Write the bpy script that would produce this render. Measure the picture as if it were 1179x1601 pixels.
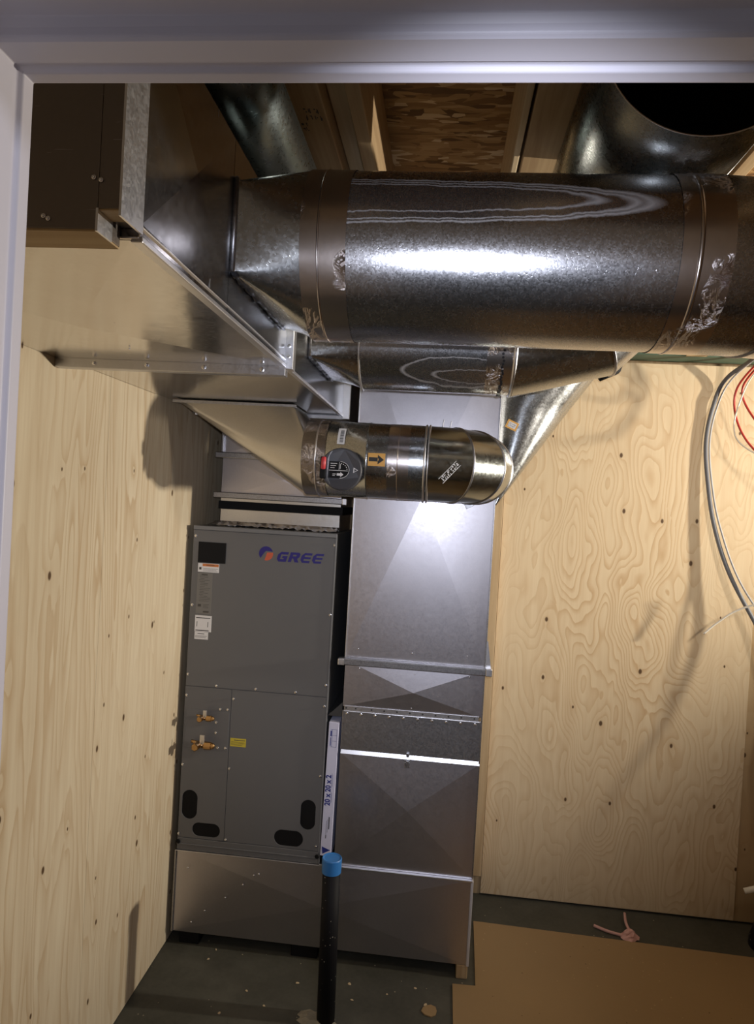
import bpy, bmesh, math, random
from mathutils import Vector, Matrix
PI = math.pi
random.seed(7)
for o in list(bpy.data.objects): bpy.data.objects.remove(o)
S = bpy.context.scene
C = S.collection
H = 1.78                                    # camera height above the floor; builders take z relative to eye level

# ------------------------------------------------------------------ camera
yaw, pitch, roll = math.radians(5.445), math.radians(-0.93), math.radians(3.27)
fw = Vector((-math.sin(yaw)*math.cos(pitch), math.cos(yaw)*math.cos(pitch), math.sin(pitch)))
rt = fw.cross(Vector((0, 0, 1))).normalized(); up = rt.cross(fw)
r2 = rt*math.cos(roll) + up*math.sin(roll); u2 = up*math.cos(roll) - rt*math.sin(roll)
cd = bpy.data.cameras.new('camera'); cam = bpy.data.objects.new('camera', cd); C.objects.link(cam)
m = Matrix((r2, u2, -fw)).transposed().to_4x4(); m.translation = (0, 0, H); cam.matrix_world = m
cd.sensor_fit = 'VERTICAL'; cd.sensor_height = 24; cd.sensor_width = 24; cd.lens = 24*1080/1601
cd.clip_start = 0.02
S.camera = cam
# ------------------------------------------------------------------ world, lamps, exposure
S.view_settings.view_transform = 'Standard'; S.view_settings.look = 'None'
S.view_settings.exposure = 0.0; S.view_settings.gamma = 1.0; S.view_settings.use_curve_mapping = False
w = bpy.data.worlds.new('world'); S.world = w; w.use_nodes = True
w.node_tree.nodes['Background'].inputs[0].default_value = (1.0, 0.85, 0.7, 1)
w.node_tree.nodes['Background'].inputs[1].default_value = 0.02
def lamp(name, kind, loc, energy, color, **k):
    d = bpy.data.lights.new(name, kind); d.energy = energy; d.color = color
    for a, b in k.items(): setattr(d, a, b)
    o = bpy.data.objects.new(name, d); C.objects.link(o); o.location = (loc[0], loc[1], loc[2]+H)
    return o
flash = lamp('handheld_light', 'SPOT', (0.02, 0.0, 0.035), 56, (0.82, 0.86, 1.0), spot_size=math.radians(68), spot_blend=0.7, shadow_soft_size=0.012)
flash.rotation_euler = (Vector((0.02, 1, -0.04))).to_track_quat('-Z', 'Y').to_euler()
work = lamp('work_lamp', 'SPOT', (3.1, 2.40, 0.02), 430, (1.0, 0.91, 0.77), spot_size=math.radians(96), spot_blend=1.0, shadow_soft_size=0.05)
work.rotation_euler = (Vector((-1, 0.0, 0.16))).to_track_quat('-Z', 'Y').to_euler()
over = lamp('ceiling_lamp', 'SPOT', (1.75, 1.35, 0.55), 72, (1.0, 0.90, 0.78), spot_size=math.radians(100), spot_blend=1.0, shadow_soft_size=0.09)
over.rotation_euler = (Vector((-0.75, 1, -0.22))).to_track_quat('-Z', 'Y').to_euler()
hall = lamp('hall_fill_light', 'AREA', (0.6, -0.9, 0.75), 20, (0.80, 0.84, 1.0), size=0.5)  # unseen fill light, added to brighten the door jambs

# ------------------------------------------------------------------ materials
class NT:
    def __init__(s, name):
        s.m = bpy.data.materials.new(name); s.m.use_nodes = True; s.t = s.m.node_tree
        s.b = s.t.nodes['Principled BSDF']
    def n(s, typ, **k):
        nd = s.t.nodes.new(typ)
        for a, v in k.items():
            if hasattr(nd, a): setattr(nd, a, v)
            else: nd.inputs[a.replace('_', ' ')].default_value = v
        return nd
    def l(s, a, b): s.t.links.new(a, b)
    def coords(s, scale=(1, 1, 1), rot=(0, 0, 0), loc=(0, 0, 0), kind='Object'):
        tc = s.n('ShaderNodeTexCoord'); mp = s.n('ShaderNodeMapping')
        mp.inputs['Scale'].default_value = scale; mp.inputs['Rotation'].default_value = rot; mp.inputs['Location'].default_value = loc
        s.l(tc.outputs[kind], mp.inputs['Vector']); return mp.outputs[0]
    def noise(s, vec, scale, detail=3, rough=0.5, dist=0.0):
        nd = s.n('ShaderNodeTexNoise'); nd.inputs['Scale'].default_value = scale; nd.inputs['Detail'].default_value = detail
        nd.inputs['Roughness'].default_value = rough; nd.inputs['Distortion'].default_value = dist
        s.l(vec, nd.inputs['Vector']); return nd.outputs[0]
    def vor(s, vec, scale, out='Distance', feature='F1', rnd=1.0, dim='3D'):
        nd = s.n('ShaderNodeTexVoronoi'); nd.feature = feature; nd.inputs['Scale'].default_value = scale
        nd.inputs['Randomness'].default_value = rnd
        
        nd.voronoi_dimensions = dim; s.l(vec, nd.inputs['Vector']); return nd.outputs[out]
    def math(s, op, a, b=None, c=None, clamp=False):
        nd = s.n('ShaderNodeMath'); nd.operation = op; nd.use_clamp = clamp
        for i, v in enumerate((a, b, c)):
            if v is None: continue
            if isinstance(v, (int, float)): nd.inputs[i].default_value = v
            else: s.l(v, nd.inputs[i])
        return nd.outputs[0]
    def ramp(s, fac, stops, interp='LINEAR'):
        nd = s.n('ShaderNodeValToRGB'); cr = nd.color_ramp; cr.interpolation = interp
        while len(cr.elements) < len(stops): cr.elements.new(0.5)
        for e, (p, c) in zip(cr.elements, stops):
            e.position = p; e.color = (c[0], c[1], c[2], 1) if not isinstance(c, (int, float)) else (c, c, c, 1)
        s.l(fac, nd.inputs[0]); return nd.outputs[0]
    def mix(s, f, a, b, mode='MIX'):
        nd = s.n('ShaderNodeMix'); nd.data_type = 'RGBA'; nd.blend_type = mode
        for i, v in ((0, f), (6, a), (7, b)):
            if isinstance(v, (int, float)): nd.inputs[i].default_value = v
            elif isinstance(v, tuple): nd.inputs[i].default_value = (*v, 1)
            else: s.l(v, nd.inputs[i])
        return nd.outputs[2]
    def bump(s, h, strength=0.3, dist=0.01):
        nd = s.n('ShaderNodeBump'); nd.inputs['Strength'].default_value = strength; nd.inputs['Distance'].default_value = dist
        s.l(h, nd.inputs['Height']); s.l(nd.outputs[0], s.b.inputs['Normal'])
    def set(s, **k):
        for a, v in k.items():
            i = s.b.inputs[a.replace('_', ' ')]
            if isinstance(v, tuple): i.default_value = (*v, 1)
            elif isinstance(v, (int, float)): i.default_value = v
            else: s.l(v, i)
        return s

def flat(name, col, rough=0.6, metal=0.0, var=0.12, scale=14, spec=0.5):
    t = NT(name); v = t.coords()
    n = t.noise(v, scale, 4)
    c = t.mix(n, tuple(x*(1-var) for x in col), tuple(min(1, x*(1+var)) for x in col))
    t.set(Base_Color=c, Roughness=rough, Metallic=metal); t.b.inputs['Specular IOR Level'].default_value = spec
    return t.m

def galv(name, col=(0.62, 0.63, 0.66), rough=0.3, spangle=0.12, sp_scale=190, brushed=0.0, bump=0.02, rvar=0.08, wav=0.0):
    t = NT(name); v = t.coords()
    sp = t.vor(v, sp_scale, 'Color')
    g = t.n('ShaderNodeRGBToBW'); t.l(sp, g.inputs[0])
    n = t.noise(v, 5.0, 4, 0.6)
    fine = t.noise(v, 60.0, 3, 0.7)
    f = t.math('ADD', t.math('MULTIPLY', g.outputs[0], spangle), t.math('MULTIPLY', n, 0.16))
    f = t.math('ADD', f, 0.84 - spangle*0.5 - 0.02)
    c = t.mix(1.0, tuple(col), f, 'MULTIPLY')
    # fine handling scratches
    sv = t.coords(scale=(3, 3, 60), rot=(0.3, 0.5, 0.2))
    sc = t.math('GREATER_THAN', t.noise(sv, 6.0, 2, 0.6), 0.72)
    c = t.mix(t.math('MULTIPLY', sc, 0.25), c, (0.8, 0.8, 0.82))
    r = t.math('ADD', t.math('MULTIPLY', g.outputs[0], rvar), t.math('MULTIPLY', fine, 0.10))
    r = t.math('ADD', r, rough - rvar*0.5 - 0.05)
    t.set(Base_Color=c, Roughness=r, Metallic=1.0)
    h = t.math('ADD', t.math('MULTIPLY', n, wav), t.math('MULTIPLY', g.outputs[0], bump))
    t.bump(h, 0.35, 0.004)
    return t.m

def plywood(name, axis, light, dark, fx=2.2, fz=0.75, rings=9, contrast=1.0, knot_density=0.55, seed=0.0, streak=0.35):
    """face veneer: growth rings as contour lines of a stretched noise, small knots bending them; axis = wall normal"""
    t = NT(name)
    rot = (0, 0, 0) if axis == 'y' else (0, 0, PI/2)
    v = t.coords(rot=rot, loc=(seed, 0, seed*0.7))
    sep = t.n('ShaderNodeSeparateXYZ'); t.l(v, sep.inputs[0])
    cmb = t.n('ShaderNodeCombineXYZ'); t.l(sep.outputs[0], cmb.inputs[0]); t.l(sep.outputs[2], cmb.inputs[1])
    p = cmb.outputs[0]
    def mp(sx, sy, src=p):
        m_ = t.n('ShaderNodeMapping'); m_.inputs['Scale'].default_value = (sx, sy, 1); t.l(src, m_.inputs['Vector']); return m_.outputs[0]
    # knots
    kv = mp(1.0, 0.62)
    kd = t.vor(kv, 6.5, 'Distance', dim='2D'); kc = t.vor(kv, 6.5, 'Color', dim='2D')
    kg = t.n('ShaderNodeSeparateColor'); t.l(kc, kg.inputs[0])
    has = t.math('LESS_THAN', kg.outputs[0], knot_density)
    size = t.math('ADD', t.math('MULTIPLY', kg.outputs[1], 0.035), 0.025)
    kn = t.math('MULTIPLY', t.math('SUBTRACT', 1.0, t.math('DIVIDE', kd, size), clamp=True), has)
    halo = t.math('MULTIPLY', t.math('POWER', 2.718, t.math('MULTIPLY', kd, -7.0)), has)
    base = t.noise(mp(fx, fz), 1.0, 2.4, 0.52, 0.25)
    fine = t.noise(mp(26, 7), 1.0, 2, 0.5)
    f = t.math('ADD', t.math('MULTIPLY', base, rings*2.2), t.math('MULTIPLY', halo, 1.3))
    f = t.math('ADD', f, t.math('MULTIPLY', fine, 0.5))
    saw = t.math('FRACT', f)
    ring = t.ramp(saw, [(0.0, 0.0), (0.5, 0.12), (0.82, 0.75), (0.93, 1.0), (1.0, 0.0)])
    amt = t.ramp(t.noise(mp(1.6, 0.7), 1.0, 2, 0.5), [(0.34, 0.22), (0.62, 1.0)])
    f1 = t.math('MULTIPLY', t.math('MULTIPLY', ring, amt), 0.62*contrast, clamp=True)
    st = t.noise(mp(38, 1.4), 1.0, 4, 0.6)
    stf = t.math('MULTIPLY', t.math('SUBTRACT', st, 0.35, clamp=True), streak*2)
    lt = t.mix(t.noise(mp(1.1, 0.6), 1.3, 2), light, tuple(x*0.88 for x in light))
    c = t.mix(f1, lt, dark)
    c = t.mix(stf, c, tuple(x*0.95 for x in dark))
    c = t.mix(t.math('MULTIPLY', halo, 0.25), c, dark)
    c = t.mix(t.math('MULTIPLY', kn, 2.4, clamp=True), c, (0.10, 0.055, 0.025))
    t.set(Base_Color=c, Roughness=0.62); t.b.inputs['Specular IOR Level'].default_value = 0.3
    t.bump(t.math('ADD', ring, st), 0.12, 0.002)
    return t.m

def lumber(name, light, dark, axis=1, scale=1.0):
    t = NT(name); sc = [34*scale]*3; sc[axis] = 1.6*scale
    v = t.coords(scale=tuple(sc)); n = t.noise(v, 1.0, 4, 0.6, 0.6)
    v2 = t.coords(); n2 = t.noise(v2, 3, 3)
    k = t.vor(t.coords(scale=(1, 1, 1)), 5.0)
    c = t.mix(t.ramp(n, [(0.35, 0.0), (0.65, 1.0)]), light, dark)
    c = t.mix(t.math('MULTIPLY', n2, 0.3), c, dark)
    c = t.mix(t.math('LESS_THAN', k, 0.05), c, tuple(x*0.35 for x in dark))
    t.set(Base_Color=c, Roughness=0.7); return t.m

def osb(name):
    t = NT(name)
    v = t.coords()
    wn = t.noise(v, 7, 3); 
    def layer(rot, sc, seed):
        m_ = t.coords(scale=(1*sc, 3.6*sc, 1), rot=(0, 0, rot), loc=(seed, seed, 0))
        mx = t.n('ShaderNodeVectorMath'); mx.operation = 'ADD'; t.l(m_, mx.inputs[0])
        cb = t.n('ShaderNodeCombineXYZ'); t.l(t.math('MULTIPLY', wn, 0.9), cb.inputs[0]); t.l(t.math('MULTIPLY', wn, 0.9), cb.inputs[1]); t.l(cb.outputs[0], mx.inputs[1])
        nd = t.n('ShaderNodeTexVoronoi'); nd.inputs['Scale'].default_value = 1.0; t.l(mx.outputs[0], nd.inputs['Vector'])
        g = t.n('ShaderNodeSeparateColor'); t.l(nd.outputs['Color'], g.inputs[0]); return g.outputs
    a = layer(0.15, 9, 0.0); b = layer(-0.5, 12, 4.0); d = layer(0.9, 17, 9.0)
    sel = t.math('GREATER_THAN', b[1], 0.55); g = t.mix(sel, a[0], b[0])
    sel2 = t.math('GREATER_THAN', d[1], 0.72); g = t.mix(sel2, g, d[0])
    c = t.ramp(g, [(0.0, (0.12, 0.06, 0.022)), (0.3, (0.30, 0.165, 0.06)), (0.62, (0.44, 0.27, 0.11)), (0.86, (0.56, 0.38, 0.18)), (0.97, (0.8, 0.64, 0.4))])
    gr = t.noise(t.coords(scale=(6, 90, 6)), 1.0, 3)
    c = t.mix(t.math('MULTIPLY', gr, 0.45), c, (0.14, 0.07, 0.03))
    t.set(Base_Color=c, Roughness=0.6); t.bump(g, 0.3, 0.003); return t.m

def concrete(name):
    t = NT(name); v = t.coords()
    n = t.noise(v, 3.5, 6, 0.65); n2 = t.noise(v, 60, 3)
    c = t.ramp(n, [(0.3, (0.036, 0.036, 0.027)), (0.55, (0.062, 0.061, 0.048)), (0.75, (0.10, 0.096, 0.076))])
    sp = t.math('LESS_THAN', t.vor(v, 26), 0.075); sm = t.math('GREATER_THAN', t.noise(v, 9, 2), 0.55)
    c = t.mix(t.math('MULTIPLY', t.math('MULTIPLY', sp, sm), 0.8), c, (0.42, 0.36, 0.25))
    c = t.mix(t.math('MULTIPLY', n2, 0.25), c, (0.16, 0.15, 0.11))
    t.set(Base_Color=c, Roughness=0.72); t.bump(n2, 0.25, 0.002); return t.m

def particle(name):
    t = NT(name); v = t.coords()
    n = t.noise(v, 2.2, 4); n2 = t.noise(v, 120, 3, 0.7)
    c = t.mix(n, (0.38, 0.255, 0.122), (0.29, 0.195, 0.098))
    c = t.mix(t.math('MULTIPLY', n2, 0.4), c, (0.29, 0.19, 0.085))
    d = t.math('LESS_THAN', t.vor(v, 19), 0.05)
    c = t.mix(t.math('MULTIPLY', d, 0.7), c, (0.06, 0.035, 0.015))
    sp = t.math('LESS_THAN', t.vor(t.coords(loc=(3, 1, 0)), 40), 0.10); sm = t.math('GREATER_THAN', t.noise(v, 6, 2), 0.52)
    c = t.mix(t.math('MULTIPLY', t.math('MULTIPLY', sp, sm), 0.55), c, (0.6, 0.44, 0.22))
    t.set(Base_Color=c, Roughness=0.8); t.bump(n2, 0.2, 0.002); return t.m

M = {}
M['duct'] = galv('galvanized_spangled', (0.50, 0.505, 0.53), 0.26, 0.20, 360, rvar=0.09)
M['duct_b'] = galv('galvanized_tube', (0.50, 0.52, 0.53), 0.25, 0.10, 200)
M['sheet'] = galv('galvanized_sheet', (0.62, 0.625, 0.66), 0.33, 0.06, 230, bump=0.0, wav=0.35)
M['trunk'] = galv('galvanized_trunk', (0.72, 0.70, 0.68), 0.17, 0.05, 220, bump=0.0, wav=0.8)
M['panel'] = galv('galvanized_panel', (0.64, 0.62, 0.66), 0.36, 0.05, 230, bump=0.0, wav=0.3, rvar=0.04)
M['cleat'] = galv('galvanized_cleat', (0.42, 0.42, 0.44), 0.38, 0.35, 330, rvar=0.12)
M['edge'] = flat('zinc_edge_glint', (0.62, 0.62, 0.66), 0.45, 0.4)  # whiter, less metallic tone stands in for the flange's bright reflection
M['bright'] = galv('bright_lip', (0.85, 0.85, 0.88), 0.34, 0.03, 300, bump=0.0)
M['boot'] = galv('galvanized_boot', (0.68, 0.67, 0.65), 0.34, 0.05, 260, bump=0.0, wav=0.6, rvar=0.04)
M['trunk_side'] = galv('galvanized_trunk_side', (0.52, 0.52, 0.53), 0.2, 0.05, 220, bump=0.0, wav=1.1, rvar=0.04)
M['elbow'] = galv('elbow_metal', (0.44, 0.47, 0.455), 0.2, 0.06, 160, wav=0.8)
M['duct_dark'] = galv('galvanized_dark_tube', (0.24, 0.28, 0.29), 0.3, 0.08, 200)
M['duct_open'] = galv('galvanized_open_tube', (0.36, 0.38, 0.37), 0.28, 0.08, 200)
M['screw'] = flat('zinc_screw', (0.82, 0.82, 0.84), 0.25, 1.0)
M['grey'] = flat('grey_paint', (0.142, 0.143, 0.148), 0.42, 0.0, 0.03, 8)
M['grey_edge'] = flat('grey_paint_edge', (0.20, 0.205, 0.215), 0.4, 0.0, 0.03)
M['black'] = flat('matte_black', (0.008, 0.008, 0.009), 0.7, 0, 0.1, spec=0.2)
M['seam'] = flat('seam_dark', (0.045, 0.045, 0.045), 0.6)
M['brass'] = flat('brass', (0.50, 0.31, 0.14), 0.28, 1.0, 0.15, 60)
M['white'] = flat('white_paper', (0.78, 0.78, 0.80), 0.5, 0, 0.02)
M['paper_grey'] = flat('grey_plate', (0.19, 0.185, 0.175), 0.5, 0, 0.04)
M['ink'] = flat('black_ink', (0.02, 0.02, 0.02), 0.6)
M['ink_grey'] = flat('grey_ink', (0.07, 0.065, 0.06), 0.6)
M['orange'] = flat('orange_ink', (0.62, 0.20, 0.05), 0.5)
M['yellow'] = flat('yellow_label', (0.62, 0.50, 0.05), 0.5)
M['blue_ink'] = flat('navy_ink', (0.02, 0.03, 0.22), 0.5)
M['logo_blue'] = flat('logo_blue', (0.02, 0.015, 0.19), 0.4)
M['logo_red'] = flat('logo_red', (0.60, 0.12, 0.06), 0.4)
M['amber'] = flat('amber_sticker', (0.78, 0.42, 0.09), 0.5)
M['red'] = flat('red_plastic', (0.55, 0.05, 0.06), 0.4)
M['damper'] = flat('charcoal_plastic', (0.07, 0.072, 0.085), 0.42)
M['cardboard'] = flat('white_cardboard', (0.62, 0.63, 0.80), 0.6, 0, 0.04)
M['trim'] = flat('white_trim_paint', (0.74, 0.72, 0.80), 0.45, 0, 0.02)
M['drywall'] = flat('grey_wall', (0.30, 0.25, 0.20), 0.8)
M['hallwall'] = flat('hall_wall_paint', (0.55, 0.52, 0.50), 0.8)
M['blue_cap'] = flat('blue_plastic_cap', (0.03, 0.18, 0.50), 0.45)
M['cable'] = flat('grey_cable_sheath', (0.15, 0.155, 0.17), 0.5)
M['cable_pale'] = flat('pale_grey_sheath', (0.42, 0.42, 0.42), 0.4)
M['white_cable'] = flat('white_cable_sheath', (0.78, 0.74, 0.64), 0.4)
M['red_wire'] = flat('red_wire_sheath', (0.50, 0.05, 0.04), 0.35)
M['pink'] = flat('pink_rag', (0.62, 0.36, 0.32), 0.8)
M['green'] = flat('green_beam_paint', (0.055, 0.10, 0.065), 0.6, 0, 0.35, 30)
M['mastic'] = flat('dark_mastic', (0.05, 0.05, 0.055), 0.3, 0.6, 0.3, 80)
M['concrete'] = concrete('concrete_floor')
M['particle'] = particle('particle_board')
M['osb'] = osb('strand_board')
M['ply_back'] = plywood('plywood_cathedral', 'y', (0.72, 0.58, 0.38), (0.46, 0.29, 0.14), 3.4, 1.3, 14, 1.1, 0.42, 1.3)
M['ply_left'] = plywood('plywood_straight', 'x', (0.72, 0.62, 0.45), (0.46, 0.32, 0.18), 4.2, 0.42, 10, 1.15, 0.5, 3.1, 0.6)
M['ply_right'] = plywood('plywood_shaded', 'y', (0.50, 0.36, 0.20), (0.38, 0.24, 0.11), 2.4, 0.7, 6, 0.7, 0.4, 7.7)  # darker wood tones hold the shadow on the right-hand sheet
M['lumber'] = lumber('joist_lumber', (0.50, 0.36, 0.20), (0.36, 0.235, 0.12))
M['lumber_pale'] = lumber('pale_lumber', (0.68, 0.55, 0.36), (0.52, 0.39, 0.22))
M['stud'] = lumber('stud_lumber', (0.56, 0.42, 0.25), (0.42, 0.29, 0.15), 2)

def foil(name, col, rough, seed):
    t = NT(name); v = t.coords(loc=(seed, 0, 0))
    n = t.noise(t.coords(scale=(1, 0.5, 1)), 30, 5, 0.65, 2.0); n2 = t.noise(v, 90, 3)
    wr = t.ramp(n, [(0.44, 0.0), (0.5, 1.0), (0.56, 0.0)])
    msk = t.ramp(t.noise(v, 7, 2), [(0.5, 0.0), (0.62, 1.0)])
    t.set(Base_Color=t.mix(n2, col, tuple(x*0.85 for x in col)), Roughness=rough, Metallic=1.0)
    t.bump(t.math('ADD', t.math('MULTIPLY', t.math('MULTIPLY', wr, msk), 1.0), t.math('MULTIPLY', n2, 0.05)), 0.6, 0.004)
    return t.m
M['tape'] = foil('foil_tape', (0.60, 0.55, 0.53), 0.25, 2.0)

def water_marked():
    """spangled sheet with dried water tide lines on the upper front of the tube"""
    m_ = galv('galvanized_water_marked', (0.50, 0.505, 0.53), 0.25, 0.20, 360, rvar=0.09)
    nt = m_.node_tree; T = NT.__new__(NT); T.m = m_; T.t = nt; T.b = nt.nodes['Principled BSDF']
    tc = T.n('ShaderNodeTexCoord'); sp = T.n('ShaderNodeSeparateXYZ'); T.l(tc.outputs['Object'], sp.inputs[0])
    nz = T.math('MULTIPLY', T.math('SUBTRACT', T.noise(tc.outputs['Object'], 14, 6, 0.7), 0.5), 0.018)
    z = T.math('ADD', sp.outputs[2], nz)
    tot = None
    for (x0, z0, a, b, wd) in STAINS:
        dx = T.math('DIVIDE', T.math('SUBTRACT', sp.outputs[0], x0), a); dz = T.math('DIVIDE', T.math('SUBTRACT', z, z0), b)
        r = T.math('SQRT', T.math('ADD', T.math('MULTIPLY', dx, dx), T.math('MULTIPLY', dz, dz)))
        e = T.math('SUBTRACT', 1.0, T.math('DIVIDE', T.math('ABSOLUTE', T.math('SUBTRACT', r, 1.0)), wd), clamp=True)
        ins = T.math('MULTIPLY', T.math('LESS_THAN', r, 1.0), 0.07)
        e = T.math('MAXIMUM', e, ins)
        tot = e if tot is None else T.math('MAXIMUM', tot, e)
    old = T.b.inputs['Base Color'].links[0].from_socket; oldr = T.b.inputs['Roughness'].links[0].from_socket
    oldm = 1.0
    f = T.math('MULTIPLY', tot, 0.5)
    T.l(T.mix(f, old, (0.62, 0.60, 0.60)), T.b.inputs['Base Color'])
    T.l(T.math('ADD', oldr, T.math('MULTIPLY', tot, 0.25)), T.b.inputs['Roughness'])
    T.l(T.math('SUBTRACT', 1.0, T.math('MULTIPLY', tot, 0.5)), T.b.inputs['Metallic'])
    return m_
# (centre x, centre z, half length, half height, line width) in the tube's own coordinates
STAINS = [(-0.25, 0.226, 0.39, 0.030, 0.07), (-0.25, 0.222, 0.48, 0.046, 0.06), (-0.25, 0.222, 0.455, 0.040, 0.05)]
M['duct_wet'] = water_marked()
STAINS = [(0.06, 0.045, 0.17, 0.034, 0.06), (0.10, 0.035, 0.12, 0.015, 0.10)]
M['duct_wet2'] = water_marked()

# ------------------------------------------------------------------ mesh helpers
def tag(o, label=None, cat=None, group=None, kind=None):
    if label: o['label'] = label
    if cat: o['category'] = cat
    if group: o['group'] = group
    if kind: o['kind'] = kind
    return o
ROOT = {}
def empty(name, loc):
    o = bpy.data.objects.new(name, None); C.objects.link(o); o.location = (loc[0], loc[1], loc[2]+H); o.empty_display_size = 0.05
    ROOT[o.name] = Vector(o.location); return o

class MB:
    def __init__(s): s.v = []; s.f = []; s.sm = []
    def add(s, vs, fs, smooth=False):
        b = len(s.v); s.v += [Vector(v) for v in vs]; s.f += [[b+i for i in f] for f in fs]; s.sm += [smooth]*len(fs); return s
    def box(s, x0, x1, y0, y1, z0, z1):
        vs = [(x, y, z) for z in (z0, z1) for y in (y0, y1) for x in (x0, x1)]
        return s.add(vs, [(0, 2, 3, 1), (4, 5, 7, 6), (0, 1, 5, 4), (2, 6, 7, 3), (0, 4, 6, 2), (1, 3, 7, 5)])
    def prism(s, pts, d):                      # pts: 3d polygon, extruded by vector d
        n = len(pts); d = Vector(d); a = [Vector(p) for p in pts]
        fs = [list(range(n))[::-1], list(range(n, 2*n))] + [[i, (i+1) % n, n+(i+1) % n, n+i] for i in range(n)]
        return s.add(a+[p+d for p in a], fs)
    def loft(s, loops, smooth=True, closed=True, cap0=False, cap1=False):
        n = len(loops[0]); vs = [p for L in loops for p in L]; fs = []
        for k in range(len(loops)-1):
            for i in range(n if closed else n-1):
                j = (i+1) % n; fs.append([k*n+i, k*n+j, (k+1)*n+j, (k+1)*n+i])
        b = len(s.v); s.add(vs, fs, smooth)
        if cap0: s.f.append([b+i for i in range(n)][::-1]); s.sm.append(False)
        if cap1: s.f.append([b+(len(loops)-1)*n+i for i in range(n)]); s.sm.append(False)
        return s
    def rings(s, stations, n=72, smooth=True, cap0=False, cap1=False, ref=None):
        """stations: (centre, axis, radius) -> round tube"""
        loops = []; prev = ref
        for c, ax, r in stations:
            ax = Vector(ax).normalized(); c = Vector(c)
            if prev is None: prev = Vector((0, 0, 1)) if abs(ax.z) < 0.9 else Vector((0, 1, 0))
            u = (prev - ax*prev.dot(ax)).normalized(); w_ = ax.cross(u); prev = u
            loops.append([c + r*(math.cos(2*PI*i/n)*u + math.sin(2*PI*i/n)*w_) for i in range(n)])
        return s.loft(loops, smooth, True, cap0, cap1)
    def tube(s, pts, r, n=10):
        P = [Vector(p) for p in pts]; st = []
        for i, p in enumerate(P):
            t_ = (P[min(i+1, len(P)-1)] - P[max(i-1, 0)]); st.append((p, t_, r if not isinstance(r, list) else r[i]))
        return s.rings(st, n, True, True, True)
    def pyramid(s, a, b, c, d, apex):          # four triangles meeting in a cross break
        return s.add([a, b, c, d, apex], [(0, 1, 4), (1, 2, 4), (2, 3, 4), (3, 0, 4)])
    def build(s, name, mat, parent=None, bevel=0.0, solid=0.0, recalc=True):
        me = bpy.data.meshes.new(name)
        off = Vector((0, 0, H)); base = Vector((0, 0, 0))
        root = parent
        while root is not None and root.parent is not None: root = root.parent
        if root is not None: base = ROOT[root.name]
        else:
            xs = [v.x for v in s.v]; ys = [v.y for v in s.v]; zs = [v.z for v in s.v]
            base = Vector(((min(xs)+max(xs))/2, (min(ys)+max(ys))/2, min(zs)+H))
        me.from_pydata([tuple(v+off-base) for v in s.v], [], s.f)
        for p, sm in zip(me.polygons, s.sm): p.use_smooth = sm
        if recalc:
            bm = bmesh.new(); bm.from_mesh(me); bmesh.ops.remove_doubles(bm, verts=bm.verts, dist=1e-6)
            bmesh.ops.recalc_face_normals(bm, faces=bm.faces); bm.to_mesh(me); bm.free()
        me.materials.append(mat)
        o = bpy.data.objects.new(name, me); C.objects.link(o)
        if root is not None: o.parent = parent
        else: o.location = base; ROOT[o.name] = base
        if solid:
            md = o.modifiers.new('thick', 'SOLIDIFY'); md.thickness = solid; md.offset = -1
        if bevel:
            md = o.modifiers.new('edge', 'BEVEL'); md.width = bevel; md.segments = 2; md.limit_method = 'ANGLE'; md.angle_limit = math.radians(40)
        return o
def box(name, mat, parent, *a, bevel=0.0): return MB().box(*a).build(name, mat, parent, bevel)

def spline(pts, k=10):                          # Catmull-Rom through points
    P = [Vector(p) for p in pts]; P = [2*P[0]-P[1]] + P + [2*P[-1]-P[-2]]; out = []
    for i in range(1, len(P)-2):
        for j in range(k):
            t = j/k; a, b, c, d = P[i-1:i+3]
            out.append(0.5*((2*b)+(c-a)*t+(2*a-5*b+4*c-d)*t*t+(3*b-a-3*c+d)*t**3))
    out.append(P[-2]); return out

def text_mesh(s, size, x, y, z, rot=0.0, shear=0.0, bold=0.0, sx=1.0, depth=0.0004):
    """letters standing on the plane y=const facing the camera side; returns an MB"""
    cu = bpy.data.curves.new('t', 'FONT'); cu.body = s; cu.size = size; cu.shear = shear; cu.offset = bold
    cu.align_x = 'CENTER'; cu.align_y = 'CENTER'; cu.resolution_u = 3
    ob = bpy.data.objects.new('t', cu); C.objects.link(ob)
    dg = bpy.context.evaluated_depsgraph_get(); me = bpy.data.meshes.new_from_object(ob.evaluated_get(dg))
    mb = MB(); c_, s_ = math.cos(rot), math.sin(rot); vs = []
    for v in me.vertices:
        a, b = v.co.x*sx, v.co.y
        vs.append((x + a*c_ - b*s_, y, z + a*s_ + b*c_))
    mb.add(vs, [list(p.vertices) for p in me.polygons])
    bpy.data.objects.remove(ob); bpy.data.curves.remove(cu); bpy.data.meshes.remove(me)
    return mb
def rect_y(mb, x0, x1, z0, z1, y): return mb.add([(x0, y, z0), (x1, y, z0), (x1, y, z1), (x0, y, z1)], [(0, 1, 2, 3)])

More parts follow.
